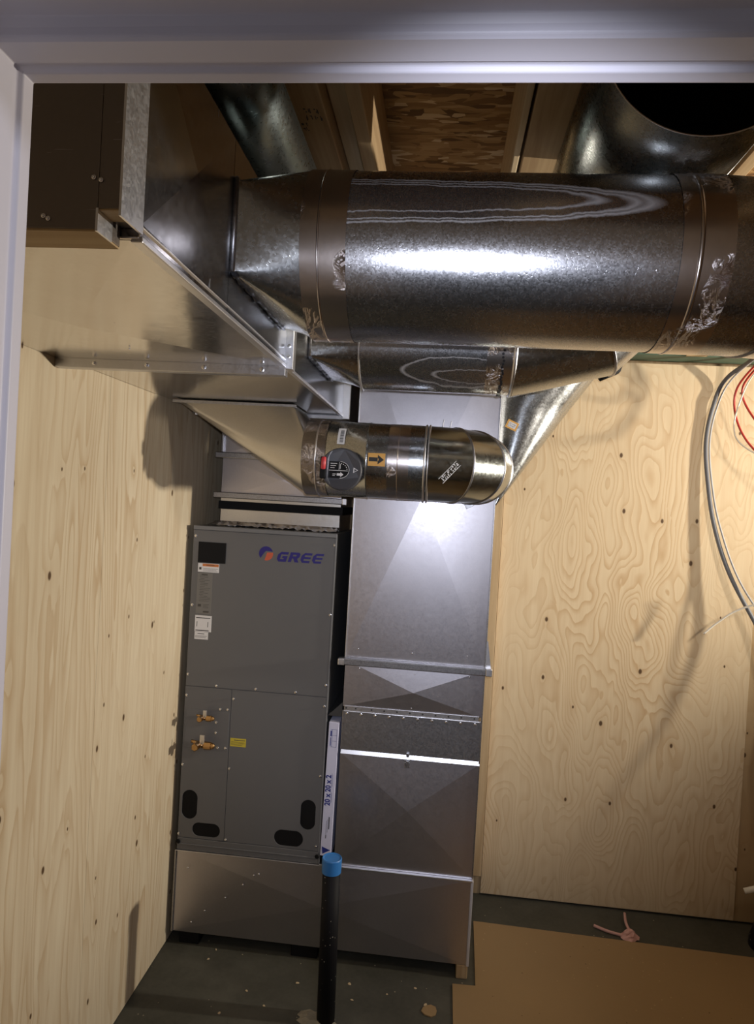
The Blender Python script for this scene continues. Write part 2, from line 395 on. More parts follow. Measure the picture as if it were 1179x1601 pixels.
# one screw head, reused
def screw_mesh():
    mb = MB(); mb.rings([((0, 0.0005, 0), (0, -1, 0), 0.0052), ((0, -0.0008, 0), (0, -1, 0), 0.0052), ((0, -0.0012, 0), (0, -1, 0), 0.0036), ((0, -0.0042, 0), (0, -1, 0), 0.0033), ((0, -0.0048, 0), (0, -1, 0), 0.0024)], 10, False, True, True)
    me = bpy.data.meshes.new('screw'); me.from_pydata([tuple(v) for v in mb.v], [], mb.f); me.materials.append(M['screw'])
    bm = bmesh.new(); bm.from_mesh(me); bmesh.ops.recalc_face_normals(bm, faces=bm.faces); bm.to_mesh(me); bm.free()
    return me
SCREW = screw_mesh()
def screw(parent, x, y, z, rot=(0, 0, 0), s=1.0):
    o = bpy.data.objects.new('screw', SCREW); C.objects.link(o); o.parent = parent
    root = parent
    while root.parent is not None: root = root.parent
    o.location = Vector((x, y, z+H)) - ROOT[root.name]; o.rotation_euler = rot; o.scale = (s, s, s); return o

# ================================================================== STRUCTURE
FZ = -H
def struct(name, mb, mat, **k):
    return tag(mb.build(name, mat, None, **k), kind='structure')
struct('floor', MB().box(-1.3, 3.3, -2.6, 3.5, FZ-0.1, FZ), M['concrete'])
struct('wall_left', MB().box(-1.10, -0.985, 0.40, 1.9365, FZ+0.004, 1.22).box(-1.10, -0.985, 1.9375, 3.30, FZ+0.004, 1.22), M['ply_left'])
struct('wall_back', MB().box(0.272, 1.385, 3.18, 3.192, FZ+0.012, 0.678), M['ply_back'])
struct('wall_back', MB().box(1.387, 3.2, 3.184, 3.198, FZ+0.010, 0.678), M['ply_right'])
struct('wall_back', MB().box(-0.985, 0.268, 3.196, 3.20, FZ, 0.9).box(-0.985, 3.2, 3.20, 3.32, FZ, 1.22), M['stud'])
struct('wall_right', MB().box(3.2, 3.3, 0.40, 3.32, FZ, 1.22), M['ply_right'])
struct('trim_1', MB().box(0.205, 0.268, 3.155, 3.196, FZ+0.10, 0.70), M['stud'], bevel=0.002)
# door wall with the opening the camera stands in
ox0, ox1, oz = -0.261, 0.56, 0.24
struct('wall_front', MB().box(-1.10, ox0-0.06, 0.285, 0.398, FZ, 1.22).box(ox1+0.06, 3.3, 0.285, 0.398, FZ, 1.22).box(ox0-0.06, ox1+0.06, 0.285, 0.398, oz+0.06, 1.22), M['drywall'])
prof = [(.402, .058), (.402, .003), (.3985, 0), (.389, 0), (.3865, .0028), (.383, .0028), (.380, .0005), (.362, .0005), (.3595, .002), (.3585, .006), (.3560, .0105), (.283, .0105), (.279, .012), (.279, .058)]
L = [[(ox0-d, y, FZ) for y, d in prof], [(ox0-d, y, oz+d) for y, d in prof], [(ox1+d, y, oz+d) for y, d in prof], [(ox1+d, y, FZ) for y, d in prof]]
struct('trim_2', MB().loft(L, smooth=False), M['trim'], bevel=0.0008)
# hall behind the camera
struct('wall_hall', MB().box(-1.3, -1.2, -2.6, 0.285, FZ, 1.2).box(2.2, 2.3, -2.6, 0.285, FZ, 1.2).box(-1.3, 2.3, -2.7, -2.6, FZ, 1.2), M['hallwall'])
struct('ceiling', MB().box(-1.3, 2.3, -2.7, 0.285, 1.0, 1.1), M['hallwall'])
# room ceiling: strand board panels on joists
ZJ, ZT = 0.95, 1.2
struct('ceiling', MB().box(-1.10, 3.3, 0.3, 2.264, ZT, ZT+0.018).box(-1.10, 3.3, 2.267, 3.32, ZT, ZT+0.018), M['osb'])
jl = 'joist bearing the strand board ceiling'
def joist(x0, x1, label, zb=ZJ, y0=0.41, y1=3.19, mat='lumber', name='ceiling_joist', cat='joist'):
    o = MB().box(x0, x1, y0, y1, zb, ZT-0.001).build(name, M[mat], None, bevel=0.003)
    return tag(o, label, cat, 'ceiling joists')
joist(-0.285, -0.247, 'slim dark joist directly left of the open strand board bay')
joist(-0.455, -0.345, 'wide brown joist with printed grade stamp beside dark round duct')
joist(-0.343, -0.287, 'pale joist filling the gap between stamped wide joist and slim dark joist', zb=1.0, mat='lumber_pale')
joist(0.133, 0.150, 'slim pale joist directly right of the open strand board bay', mat='lumber_pale')
joist(0.158, 0.262, 'wide pale joist beside the open mouthed round duct')
joist(0.735, 0.775, 'joist glimpsed in the top right corner beyond the open duct')
# grade stamp ink printed on the wide joist
st = MB(); rr = random.Random(12)
def smudges(mb, cx, cy, nx, ny, sx, sy, put):
    for a_ in range(nx):
        for b_ in range(ny):
            x, y = cx + (a_-nx/2)*sx, cy + (b_-ny/2)*sy
            for _ in range(2):
                w_, h_ = sx*rr.uniform(0.2, 0.75), sy*rr.uniform(0.12, 0.3)
                if rr.random() < 0.5: w_, h_ = sx*0.22, sy*rr.uniform(0.4, 0.8)
                dx, dy = rr.uniform(0, sx-w_), rr.uniform(0, sy-h_)
                mb.add([put(x+dx, y+dy), put(x+dx+w_, y+dy), put(x+dx+w_, y+dy+h_), put(x+dx, y+dy+h_)], [(0, 1, 2, 3)])
smudges(st, -0.378, 1.705, 4, 2, 0.011, 0.028, lambda x, y: (x, y, ZJ-0.0006))
smudges(st, -0.418, 1.76, 4, 2, 0.009, 0.022, lambda x, y: (x, y, ZJ-0.0006))
jo = [o for o in bpy.data.objects if o.get('label', '').startswith('wide brown joist')][0]
st.build('grade_stamp', M['ink_grey'], jo, recalc=False)
# green painted beam above the back wall
o = MB().box(0.30, 3.19, 3.06, 3.18, 0.69, 0.86).build('painted_beam', M['green'], None, bevel=0.003)
tag(o, 'dark green beam running along the top of the back wall', 'beam')
o = MB().prism([(0.985, 3.055, 0.688), (1.07, 3.055, 0.688), (1.22, 3.055, 0.80), (1.13, 3.055, 0.80)], (0, -0.035, 0)).build('brace_board', M['lumber_pale'], None, bevel=0.002)
tag(o, 'pale slanted wooden brace in front of the green beam', 'board')

# ================================================================== FLOOR MAT
o = MB().prism([(0.133, 1.0, FZ), (3.1, 1.0, FZ), (3.1, 2.90, FZ), (1.37, 2.935, FZ), (0.232, 2.968, FZ), (0.222, 2.565, FZ), (0.137, 2.562, FZ)], (0, 0, 0.006)).build('floor_board', M['particle'], None)
tag(o, 'tan particle board sheet lying on the dark concrete floor', 'board')

# ================================================================== BASE PLENUM
D = 2.6
t = empty('base_plenum', (-0.385, 2.85, -1.725)); tag(t, 'low wide galvanized base box under the air handler and return duct', 'duct')
x0, x1, z0, z1 = -0.962, 0.187, -1.725, -1.404
mb = MB().box(x0, x1, D+0.002, 3.10, z0, z1)
body = mb.build('casing', M['sheet'], t, bevel=0.002)
MB().pyramid((x0, D, z0), (x1, D, z0), (x1, D, z1), (x0, D, z1), (-0.38, D-0.012, -1.562)).build('front_panel', M['panel'], t)
MB().box(-0.392, x1+0.004, D-0.012, D+0.002, z1-0.002, z1+0.006).box(x0, -0.392, D-0.008, D+0.002, z1-0.002, z1+0.001).build('top_lip', M['bright'], t, bevel=0.0015)
MB().box(x1-0.002, x1+0.008, D-0.006, 3.1, z0-0.002, z1).build('corner_flange', M['edge'], t, bevel=0.002)
MB().box(x0-0.002, x0+0.006, D-0.006, D+0.01, z0-0.002, z1).build('corner_flange', M['cleat'], t, bevel=0.002)
for x, z in [(-0.906, -1.467), (-0.623, -1.461), (-0.683, -1.509), (-0.75, -1.567), (-0.829, -1.627), (-0.881, -1.677), (-0.642, -1.468)]:
    screw(t, x, D-0.011, z, s=0.75)
sup = MB().box(-0.936, -0.855, 2.615, 3.0, FZ, z0-0.0015).build('support_block', M['black'], None, bevel=0.003)
tag(sup, 'dark block under the left end of the base box', 'block', 'blocks raising the base box')
sup = MB().box(-0.487, -0.384, 2.615, 3.0, FZ, z0-0.0015).build('support_block', M['black'], None, bevel=0.003)
tag(sup, 'dark block under the middle of the base box behind the black pipe', 'block', 'blocks raising the base box')
sup = MB().box(0.150, 0.192, 2.60, 3.0, FZ, z0-0.0015).build('support_block', M['stud'], None, bevel=0.004)
tag(sup, 'worn wooden block under the right corner of the base box', 'block', 'blocks raising the base box')

# ================================================================== AIR HANDLER
a = empty('air_handler', (-0.676, 2.85, -1.403)); tag(a, 'tall grey vertical air handler cabinet with logo and brass valves', 'air handler')
ux0, ux1, uz0, uz1 = -0.957, -0.395, -1.402, -0.136
box('cabinet', M['grey'], a, ux0, ux1, D+0.004, 3.12, uz0, uz1, bevel=0.002)
pz = -0.761
UP = MB().box(ux0, ux1, D, D+0.006, pz+0.001, -0.1515).build('upper_panel', M['grey'], a, bevel=0.0015)
# lower panels: left service panel and right door, with real knock-out slots cut as openings backed by black
def panel_with_slots(name, X0, X1, Z0, Z1, slots):
    bm = bmesh.new()
    outer = [(X0, Z0), (X1, Z0), (X1, Z1), (X0, Z1)]
    def loop(pts):
        vs = [bm.verts.new((p[0], D, p[1])) for p in pts]
        for i in range(len(vs)): bm.edges.new((vs[i], vs[(i+1) % len(vs)]))
    loop(outer)
    for (cx, cz, hw, hh) in slots:
        r = min(hw, hh); pts = []
        for i in range(28):
            an = 2*PI*(i+0.5)/28; px = r*math.cos(an); pz_ = r*math.sin(an)
            px += (hw-r)*(1 if px > 0 else -1); pz_ += (hh-r)*(1 if pz_ > 0 else -1); pts.append((cx+px, cz+pz_))
        loop(pts)
    bmesh.ops.triangle_fill(bm, edges=bm.edges[:], use_beauty=True)
    me = bpy.data.meshes.new(name)
    for v in bm.verts: v.co = v.co + Vector((0, 0, H)) - ROOT[a.name]
    bmesh.ops.recalc_face_normals(bm, faces=bm.faces)
    if bm.faces and bm.faces[:][0].normal.y > 0: bmesh.ops.reverse_faces(bm, faces=bm.faces)
    bm.to_mesh(me); bm.free(); me.materials.append(M['grey'])
    o = bpy.data.objects.new(name, me); C.objects.link(o); o.parent = a
    md = o.modifiers.new('thick', 'SOLIDIFY'); md.thickness = 0.003; md.offset = -1
    return o
SL = [(-0.916, -1.224, 0.031, 0.057), (-0.845, -1.318, 0.056, 0.027)]
SR = [(-0.447, -1.218, 0.029, 0.058), (-0.518, -1.316, 0.057, 0.031)]
panel_with_slots('service_panel', ux0, -0.7725, -1.354, pz-0.001, SL)
panel_with_slots('access_door', -0.7705, ux1, -1.354, pz-0.001, SR)
for (cx, cz, hw, hh) in SL+SR:
    box('knockout_slot', M['black'], a, cx-hw-0.004, cx+hw+0.004, D+0.0032, D+0.0039, cz-hh-0.004, cz+hh+0.004)
box('valve_bracket', M['grey'], a, -0.949, -0.776, D-0.0015, D, -1.0005, -0.852, bevel=0.0007)
MB().box(ux0, ux1, D-0.004, D+0.004, -0.150, uz1+0.001).build('top_cap', M['grey_edge'], a, bevel=0.0015)
MB().box(ux0, ux1, D-0.003, D+0.004, uz0, -1.356).box(ux0, ux1, D-0.006, D+0.004, -1.381, -1.377).build('bottom_rail', M['grey'], a, bevel=0.001)
MB().box(ux1-0.004, ux1+0.0015, D-0.003, D+0.004, uz0, uz1).build('edge_flange', M['grey_edge'], a, bevel=0.001)
for x, z in [(-0.947, -0.175), (-0.401, -0.178), (-0.947, -0.444), (-0.404, -0.445), (-0.949, -0.715), (-0.833, -0.752), (-0.677, -0.752), (-0.521, -0.752), (-0.405, -0.715), (-0.95, -0.797), (-0.406, -0.796), (-0.762, -0.797), (-0.813, -0.842), (-0.783, -0.841), (-0.826, -0.894), (-0.826, -0.935), (-0.815, -0.992), (-0.785, -0.991), (-0.952, -1.069), (-0.764, -1.069), (-0.407, -1.065), (-0.953, -1.341), (-0.764, -1.347), (-0.408, -1.336)]:
    screw(a, x, D-0.0012, z)
for x, z in ((-0.952, -1.370), (-0.402, -1.372)):
    MB().rings([((x, D-0.006, z), (0, -1, 0), 0.009), ((x, D-0.009, z), (0, -1, 0), 0.007)], 14, False, True, True).build('rubber_plug', M['black'], a)
# display window and labels
dw = box('display_window', M['black'], a, -0.934, -0.824, D-0.003, D, -0.277, -0.197, bevel=0.001)
def label(name, x0, x1, z0, z1, mat, y=D-0.0008): 
    return box(name, M[mat], a, x0, x1, y, D, z0, z1)
def lines(parent, name, rows, mat, y):
    mb = MB()
    for (xa, xb, z, h_) in rows: rect_y(mb, xa, xb, z-h_/2, z+h_/2, y)
    return mb.build(name, M[mat], parent, recalc=False)
wl = label('warning_label', -0.932, -0.848, -0.314, -0.280, 'white'); wl['label'] = 'white warning label with an orange header'
lines(wl, 'orange_header', [(-0.914, -0.850, -0.2865, 0.010)], 'orange', D-0.0012)
lines(wl, 'print', [(-0.911, -0.852, -0.300, 0.0012), (-0.911, -0.858, -0.305, 0.001), (-0.911, -0.853, -0.310, 0.001), (-0.927, -0.918, -0.300, 0.010), (-0.899, -0.866, -0.2865, 0.0025)], 'ink_grey', D-0.0014)
rows = []; rr = random.Random(3); z = -0.327
sp_ = label('rating_plate', -0.932, -0.872, -0.476, -0.318, 'paper_grey')
while z > -0.43:
    xa = -0.925 + rr.random()*0.006; rows.append((xa, xa+0.015+rr.random()*0.032, z, 0.0014)); z -= 0.0062
rows += [(-0.916, -0.892, -0.3235, 0.004), (-0.904, -0.880, -0.440, 0.0015), (-0.904, -0.884, -0.446, 0.0015), (-0.904, -0.882, -0.452, 0.0015), (-0.925, -0.912, -0.444, 0.010), (-0.903, -0.880, -0.468, 0.006)]
lines(sp_, 'print', rows, 'ink_grey', D-0.0012)
ql = label('white_sticker', -0.933, -0.867, -0.546, -0.483, 'white'); ql['label'] = 'larger white sticker'
lines(ql, 'print', [(-0.929, -0.872, -0.4925, 0.003), (-0.929, -0.876, -0.541, 0.003), (-0.9255, -0.9235, -0.517, 0.020), (-0.882, -0.880, -0.517, 0.020)], 'ink', D-0.0012)
qs = label('small_sticker', -0.932, -0.878, -0.576, -0.547, 'white'); qs['label'] = 'smaller white sticker'
lines(qs, 'print', [(-0.920, -0.893, -0.554, 0.0022), (-0.929, -0.882, -0.563, 0.0012), (-0.929, -0.886, -0.568, 0.0012)], 'ink', D-0.0012)
yl = label('yellow_label', -0.767, -0.705, -0.981, -0.949, 'yellow'); yl['label'] = 'yellow caution label'
lines(yl, 'print', [(-0.752, -0.709, -0.956, 0.0028), (-0.763, -0.712, -0.963, 0.001), (-0.763, -0.709, -0.967, 0.001), (-0.763, -0.715, -0.971, 0.001), (-0.763, -0.719, -0.975, 0.001)], 'ink_grey', D-0.0012)
# logo and lettering
yy = D-0.0006
def arcpoly(cx, cz, r, a0, a1, n=20, sx=1.0):
    return [(cx + sx*r*math.cos(math.radians(a0+(a1-a0)*i/n)), yy, cz + r*math.sin(math.radians(a0+(a1-a0)*i/n))) for i in range(n+1)]
cx, cz, R_ = -0.6665, -0.2265, 0.0275
bl = arcpoly(cx, cz, R_, 18, 222) + [(cx-0.006, yy, cz+0.004), (cx+0.001, yy, cz+0.010)]
b_ = MB(); n_ = len(bl); b_.add(bl, [list(range(n_))]); b_.build('logo_blue_arc', M['logo_blue'], a, recalc=False)
rd = arcpoly(cx+0.002, cz-0.001, R_*0.95, 12, -105, 14); rd = [(cx+0.0045, yy, cz+0.004)] + rd
MB().add(rd, [list(range(len(rd)))]).build('logo_red_quarter', M['logo_red'], a, recalc=False)
# lettering drawn as slanted strokes: G R E E
def glyph(mb, strokes, X, Z, hgt, wd, sh=0.30):
    for k_, poly in enumerate(strokes):
        mb.add([(X + (px*wd) + sh*(pz_*hgt), yy - 0.00012*k_, Z + pz_*hgt) for px, pz_ in poly], [list(range(len(poly)))])
G_ = [[(1.0, 1), (0.25, 1), (0.1, 0.74), (1.0, 0.74)], [(0.25, 1), (0.0, 0.72), (0.0, 0.28), (0.25, 0.0), (0.32, 0.25), (0.32, 0.76)], [(0.25, 0), (1.0, 0), (1.0, 0.26), (0.2, 0.26)], [(0.68, 0.1), (1.0, 0.1), (1.0, 0.58), (0.68, 0.58)], [(0.5, 0.38), (1.0, 0.38), (1.0, 0.60), (0.5, 0.60)]]
Rr = [[(0, 0), (0.32, 0), (0.32, 1), (0, 1)], [(0.2, 1), (0.2, 0.76), (0.72, 0.76), (0.85, 1)], [(0.85, 1), (0.66, 0.80), (0.66, 0.62), (0.85, 0.38), (1.02, 0.56), (1.02, 0.86)], [(0.2, 0.38), (0.88, 0.38), (0.8, 0.60), (0.2, 0.60)], [(0.40, 0.44), (0.78, 0.44), (1.10, 0), (0.70, 0)]]
E_ = [[(1.0, 1), (0.25, 1), (0.1, 0.78), (1.0, 0.78)], [(0.25, 1), (0.0, 0.72), (0.0, 0.28), (0.25, 0.0), (0.32, 0.2), (0.32, 0.8)], [(0.25, 0), (0.97, 0), (0.97, 0.22), (0.15, 0.22)], [(0.2, 0.40), (0.97, 0.40), (0.97, 0.60), (0.2, 0.60)]]
lx = [-0.6265, -0.5805, -0.5345, -0.4895]
for nm, g_, X, zz in (('logo_letter_g', G_, lx[0], -0.253), ('logo_letter_r', Rr, lx[1], -0.2525), ('logo_letter_e', E_, lx[2], -0.252), ('logo_letter_e', E_, lx[3], -0.2515)):
    mb = MB(); glyph(mb, g_, X, zz-0.001, 0.038, 0.0385); mb.build(nm, M['logo_blue'], a, recalc=False)
# brass service valves
def valve(zc, s, xc):
    v = MB()
    v.rings([((xc-0.020*s, D-0.030*s, zc), (0, -1, 0), 0.011*s), ((xc-0.020*s, D-0.052*s, zc), (0, -1, 0), 0.011*s), ((xc-0.020*s, D-0.054*s, zc), (0, -1, 0), 0.009*s)], 6, False, True, True)
    v.rings([((xc-0.018*s, D+0.0, zc), (0, -1, 0), 0.008*s), ((xc-0.018*s, D-0.035*s, zc), (0, -1, 0), 0.008*s)], 12, True, True, True)
    v.rings([((xc-0.022*s, D-0.028*s, zc), (1, 0, 0), 0.008*s), ((xc+0.002*s, D-0.028*s, zc), (1, 0, 0), 0.008*s)], 12, True, True, True)
    v.rings([((xc, D-0.028*s, zc), (1, 0, 0), 0.0115*s), ((xc+0.020*s, D-0.028*s, zc), (1, 0, 0), 0.0115*s), ((xc+0.0205*s, D-0.028*s, zc), (1, 0, 0), 0.008*s), ((xc+0.027*s, D-0.028*s, zc), (1, 0, 0), 0.008*s), ((xc+0.031*s, D-0.028*s, zc), (1, 0, 0), 0.004*s)], 12, False, True, True)
    v.rings([((xc-0.044*s, D-0.014*s, zc+0.004*s), (1, 0, 0), 0.005*s), ((xc-0.022*s, D-0.016*s, zc+0.002*s), (1, 0, 0), 0.005*s)], 10, True, True, True)
    o = v.build('brass_valve', M['brass'], a)
    MB().box(xc-0.013*s, xc+0.001*s, D-0.034*s, D-0.031*s, zc+0.004*s, zc+0.031*s).build('steel_tab', M['bright'], o, bevel=0.001)
    return o
valve(-0.872, 1.0, -0.857); valve(-0.974, 1.32, -0.857)

# ================================================================== FILTER SLOT + FILTER
fr = empty('filter_rack', (-0.366, 2.85, -1.40)); tag(fr, 'dark narrow filter rack channel between grey cabinet and return duct', 'filter rack')
box('back_channel', M['black'], fr, -0.3925, -0.3375, 2.70, 3.10, -1.401, -0.845)
MB().box(-0.392, -0.338, 2.64, 3.10, -0.836, -0.829).prism([(-0.392, 2.602, -0.829), (-0.338, 2.602, -0.775), (-0.338, 2.602, -0.829)], (0, 0.004, 0)).build('top_flange', M['seam'], fr)
box('liner', M['black'], fr, -0.392, -0.338, 3.0, 3.10, -0.82, -0.14)
f = empty('air_filter', (-0.366, 2.75, -1.369)); tag(f, 'white edged pleated filter sleeve standing in the slot, printed with its size', 'air filter')
fo = MB().prism([(-0.391, 2.594, -1.366), (-0.349, 2.594, -1.366), (-0.3455, 2.594, -0.853), (-0.384, 2.594, -0.851)], (0, 0.10, 0)).build('sleeve', M['cardboard'], f, bevel=0.0015)
yf = 2.5932
tm = text_mesh('20 x 20 x 2', 0.0285, -0.3735, yf, -1.113, rot=PI/2*1.0, bold=0.0010, sx=0.90)
tm.build('size_print', M['blue_ink'], fo, recalc=False)
mb = MB(); 
for zz, h_ in ((-1.075, 0.055), (-1.14, 0.045)):
    rect_y(mb, -0.3618, -0.3610, zz-h_/2, zz+h_/2, yf); rect_y(mb, -0.3590, -0.3582, zz-h_*0.4, zz+h_*0.4, yf)
for (xa, xb, za, zb) in ((-0.376, -0.352, -0.8795, -0.8785), (-0.376, -0.352, -0.9465, -0.9455), (-0.3525, -0.3515, -0.946, -0.879), (-0.3705, -0.3695, -0.946, -0.879), (-0.3705, -0.352, -0.902, -0.901), (-0.3705, -0.352, -0.924, -0.923), (-0.3765, -0.3715, -0.905, -0.884), (-0.3765, -0.3735, -0.942, -0.91)):
    rect_y(mb, xa, xb, za, zb, yf)
mb.build('date_grid_print', M['blue_ink'], fo, recalc=False)
mb = MB()
rect_y(mb, -0.3745, -0.3715, -1.298, -1.285, yf); rect_y(mb, -0.3735, -0.3725, -1.285, -1.23, yf); rect_y(mb, -0.365, -0.3615, -1.262, -1.215, yf); rect_y(mb, -0.369, -0.368, -1.275, -1.225, yf)
mb.build('maker_print', M['ink'], fo, recalc=False)
MB().add([(-0.386, yf, -1.330), (-0.382, yf, -1.358), (-0.353, yf, -1.342)], [(0, 1, 2)]).build('triangle_mark', M['blue_ink'], fo, recalc=False)

# ================================================================== RETURN DUCT
rx0, rx1 = -0.336, 0.188
r = empty('return_duct', (-0.074, 2.85, -1.396)); tag(r, 'tall rectangular galvanized return duct with cross-broken panels', 'duct')
segs = [(-0.600, 0.66, -0.081, 0.020, 'upper_panel', 0.013, 'panel'), (-0.788, -0.612, -0.071, -0.714, 'middle_panel', 0.010, 'panel'), (-0.953, -0.803, None, None, 'filter_band', 0.0, 'sheet'), (-1.397, -0.966, -0.068, -1.162, 'lower_panel', 0.011, 'panel')]
for z0, z1, ax, az, nm, amp, mt in segs:
    box('casing', M['sheet'], r, rx0, rx1, D+0.003, 3.10, z0, z1)
    if ax is None: box(nm, M[mt], r, rx0, rx1, D-0.001, D+0.003, z0, z1, bevel=0.001)
    else: MB().pyramid((rx0, D, z0), (rx1, D, z0), (rx1, D, z1), (rx0, D, z1), (ax, D-amp, az)).build(nm, M[mt], r)
MB().box(-0.361, 0.214, D-0.024, D+0.0, -0.626, -0.600).build('drive_cleat', M['cleat'], r, bevel=0.003)
box('cleat_end', M['bright'], r, 0.191, 0.216, D-0.027, D+0.01, -0.627, -0.598, bevel=0.003)
box('cleat_end', M['bright'], r, -0.362, -0.338, D-0.027, D+0.01, -0.627, -0.602, bevel=0.003)
MB().prism([(0.192, 2.60, -0.60), (0.212, 2.60, -0.60), (0.196, 2.60, -0.50), (0.190, 2.60, -0.50)], (0, 0.004, 0)).build('side_clip', M['bright'], r)
MB().box(-0.330, 0.178, D-0.004, D-0.001, -0.804, -0.784).box(-0.330, 0.184, D-0.008, D-0.001, -0.8065, -0.8035).build('hinge_strip', M['bright'], r, bevel=0.001)
for i in range(11):
    x = -0.322 + i*0.0484 + (0.012 if i == 1 else 0)*-1
    o_ = MB().rings([((x, D-0.0038, -0.793), (0, -1, 0), 0.0035), ((x, D-0.0044, -0.793), (0, -1, 0), 0.0035)], 10, False, True, True).build('rivet_hole', M['seam'], r)
for i in range(10): screw(r, -0.318 + i*0.0538, D-0.0012, -0.8155, s=1.05)
MB().prism([(-0.334, D-0.0065, -0.967), (-0.334, D-0.001, -0.953), (-0.334, D-0.001, -0.967)], (0.524, 0, 0)).build('door_lip', M['bright'], r)
lt_ = MB().box(-0.084, -0.073, D-0.010, D-0.001, -0.958, -0.944).box(-0.090, -0.066, D-0.012, D-0.001, -0.975, -0.968).box(-0.083, -0.073, D-0.018, D-0.001, -0.985, -0.970).box(-0.089, -0.069, D-0.006, D-0.001, -1.0, -0.978).build('toggle_latch', M['cleat'], r, bevel=0.001)
for x, z in [(-0.289, -0.566), (0.122, -0.562), (-0.084, -0.567), (-0.071, -0.306), (-0.28, -0.640), (-0.07, -0.645), (0.135, -0.640), (-0.075, -0.775)]: screw(r, x, D-0.002, z, s=0.5)
MB().box(rx1-0.001, rx1+0.004, D-0.004, D+0.006, -1.397, 0.66).build('corner_seam', M['cleat'], r, bevel=0.001)
MB().box(rx0-0.003, rx0+0.002, D-0.004, D+0.006, -0.60, 0.66).build('corner_seam', M['bright'], r, bevel=0.001)
# collar tabs around the elbow
for (x, z, an) in ((-0.004, 0.300, -0.15), (0.094, 0.008, 0.5)):
    o_ = MB().box(-0.016, 0.016, -0.003, 0.0, -0.014, 0.014).box(-0.016, -0.012, -0.010, 0, -0.014, 0.014).box(0.012, 0.016, -0.010, 0, -0.014, 0.014)
    c_, s_ = math.cos(an), math.sin(an)
    o_.v = [Vector((x+v.x*c_-v.z*s_, D-0.003+v.y, z+v.x*s_+v.z*c_)) for v in o_.v]
    o_.build('collar_tab', M['cleat'], r, bevel=0.001)

# flared transition to the right of the return duct
def flare_loop(z, k):
    xr = 0.194 + (z-0.005)*0.70; rad = min(0.16, max(0.004, (xr-0.194)*0.62)); y1 = 3.10
    pts = [Vector((0.1935, D+0.001, z))]
    for i in range(15):
        an = -PI/2 + (PI/2)*i/14; pts.append(Vector((xr-rad+rad*math.cos(an), D+0.001+rad+rad*math.sin(an), z)))
    pts += [Vector((xr, y1, z)), Vector((0.1935, y1, z))]
    return pts
fl = empty('flared_transition', (0.35, 2.85, 0.01)); tag(fl, 'galvanized flared fitting widening upward to the right of the return duct', 'duct')
MB().loft([flare_loop(z, 0) for z in [0.008+0.62*i/24 for i in range(25)]], smooth=True, cap0=True, cap1=True).build('flared_body', M['duct_b'], fl)
so = MB().add([(0.236+dx*math.cos(-0.4)-dz*math.sin(-0.4), D-0.0006, 0.308+dx*math.sin(-0.4)+dz*math.cos(-0.4)) for dx, dz in ((-0.022, -0.016), (0.022, -0.016), (0.022, 0.016), (-0.022, 0.016))], [(0, 1, 2, 3)]).build('tan_sticker', M['amber'], fl, recalc=False)
so = MB().add([(0.236+dx*math.cos(-0.4)-dz*math.sin(-0.4), D-0.0010, 0.308+dx*math.sin(-0.4)+dz*math.cos(-0.4)) for dx, dz in ((-0.015, -0.010), (0.015, -0.010), (0.015, 0.010), (-0.015, 0.010))], [(0, 1, 2, 3)]).build('sticker_face', M['white'], fl, recalc=False)
sm_ = MB(); rr = random.Random(9)
smudges(sm_, 0, 0, 6, 2, 0.0042, 0.008, lambda u, w_: (0.236+u*math.cos(-0.4)-w_*math.sin(-0.4), D-0.0014, 0.308+u*math.sin(-0.4)+w_*math.cos(-0.4)))
sm_.build('sticker_print', M['ink_grey'], fl, recalc=False)

# ================================================================== SUPPLY PLENUM ABOVE AIR HANDLER
sp = empty('supply_plenum', (-0.67, 2.95, -0.134)); tag(sp, 'vertical galvanized supply plenum rising from the air handler top', 'duct')
PY = 2.78; sx0, sx1 = -0.915, -0.413
box('base_collar', M['boot'], sp, sx0, sx1-0.002, PY, 3.11, -0.134, -0.068, bevel=0.002)
box('flexible_connector', M['black'], sp, sx0-0.012, sx1+0.006, PY+0.012, 3.11, -0.068, -0.036)
box('connector_flange', M['boot'], sp, sx0, sx1, PY-0.002, 3.11, -0.036, -0.022, bevel=0.001)
for z0, z1 in ((-0.022, 0.142), (0.160, 0.306)):
    MB().pyramid((sx0, PY, z0), (sx1, PY, z0), (sx1, PY, z1), (sx0, PY, z1), ((sx0+sx1)/2, PY-0.008, (z0+z1)/2)).build('front_panel', M['panel'], sp)
    box('casing', M['sheet'], sp, sx0, sx1, PY+0.002, 3.11, z0, z1)
for z in (-0.012, 0.152):
    MB().box(sx0-0.028, sx1+0.024, PY-0.020, PY+0.004, z-0.012, z+0.012).build('drive_cleat', M['cleat'], sp, bevel=0.003)
    MB().box(sx1+0.006, sx1+0.026, PY-0.024, PY+0.006, z-0.014, z+0.014).build('cleat_end', M['bright'], sp, bevel=0.003)
MB().box(sx0-0.006, sx0+0.004, PY-0.014, PY+0.002, 0.164, 0.306).build('corner_seam', M['cleat'], sp, bevel=0.002)
# crumpled sealing tape and mastic around the collar
mb = MB(); rr = random.Random(5)
N = 46
lp = []
for k, (dy, dz) in enumerate(((0.0, 0.0), (-0.012, -0.004), (-0.04, 0.0), (-0.09, 0.002))):
    lp.append([Vector((sx0-0.02 + (sx1-sx0+0.02)*i/N, PY-0.002+dy+rr.uniform(-0.008, 0.008)*(k > 0), -0.118-0.014*k/3*1.0+dz*0.3+rr.uniform(-0.0035, 0.005)*(k > 0))) for i in range(N+1)])
mb.loft(lp, smooth=False, closed=False).build('sealing_tape', M['tape'], sp, solid=0.001)

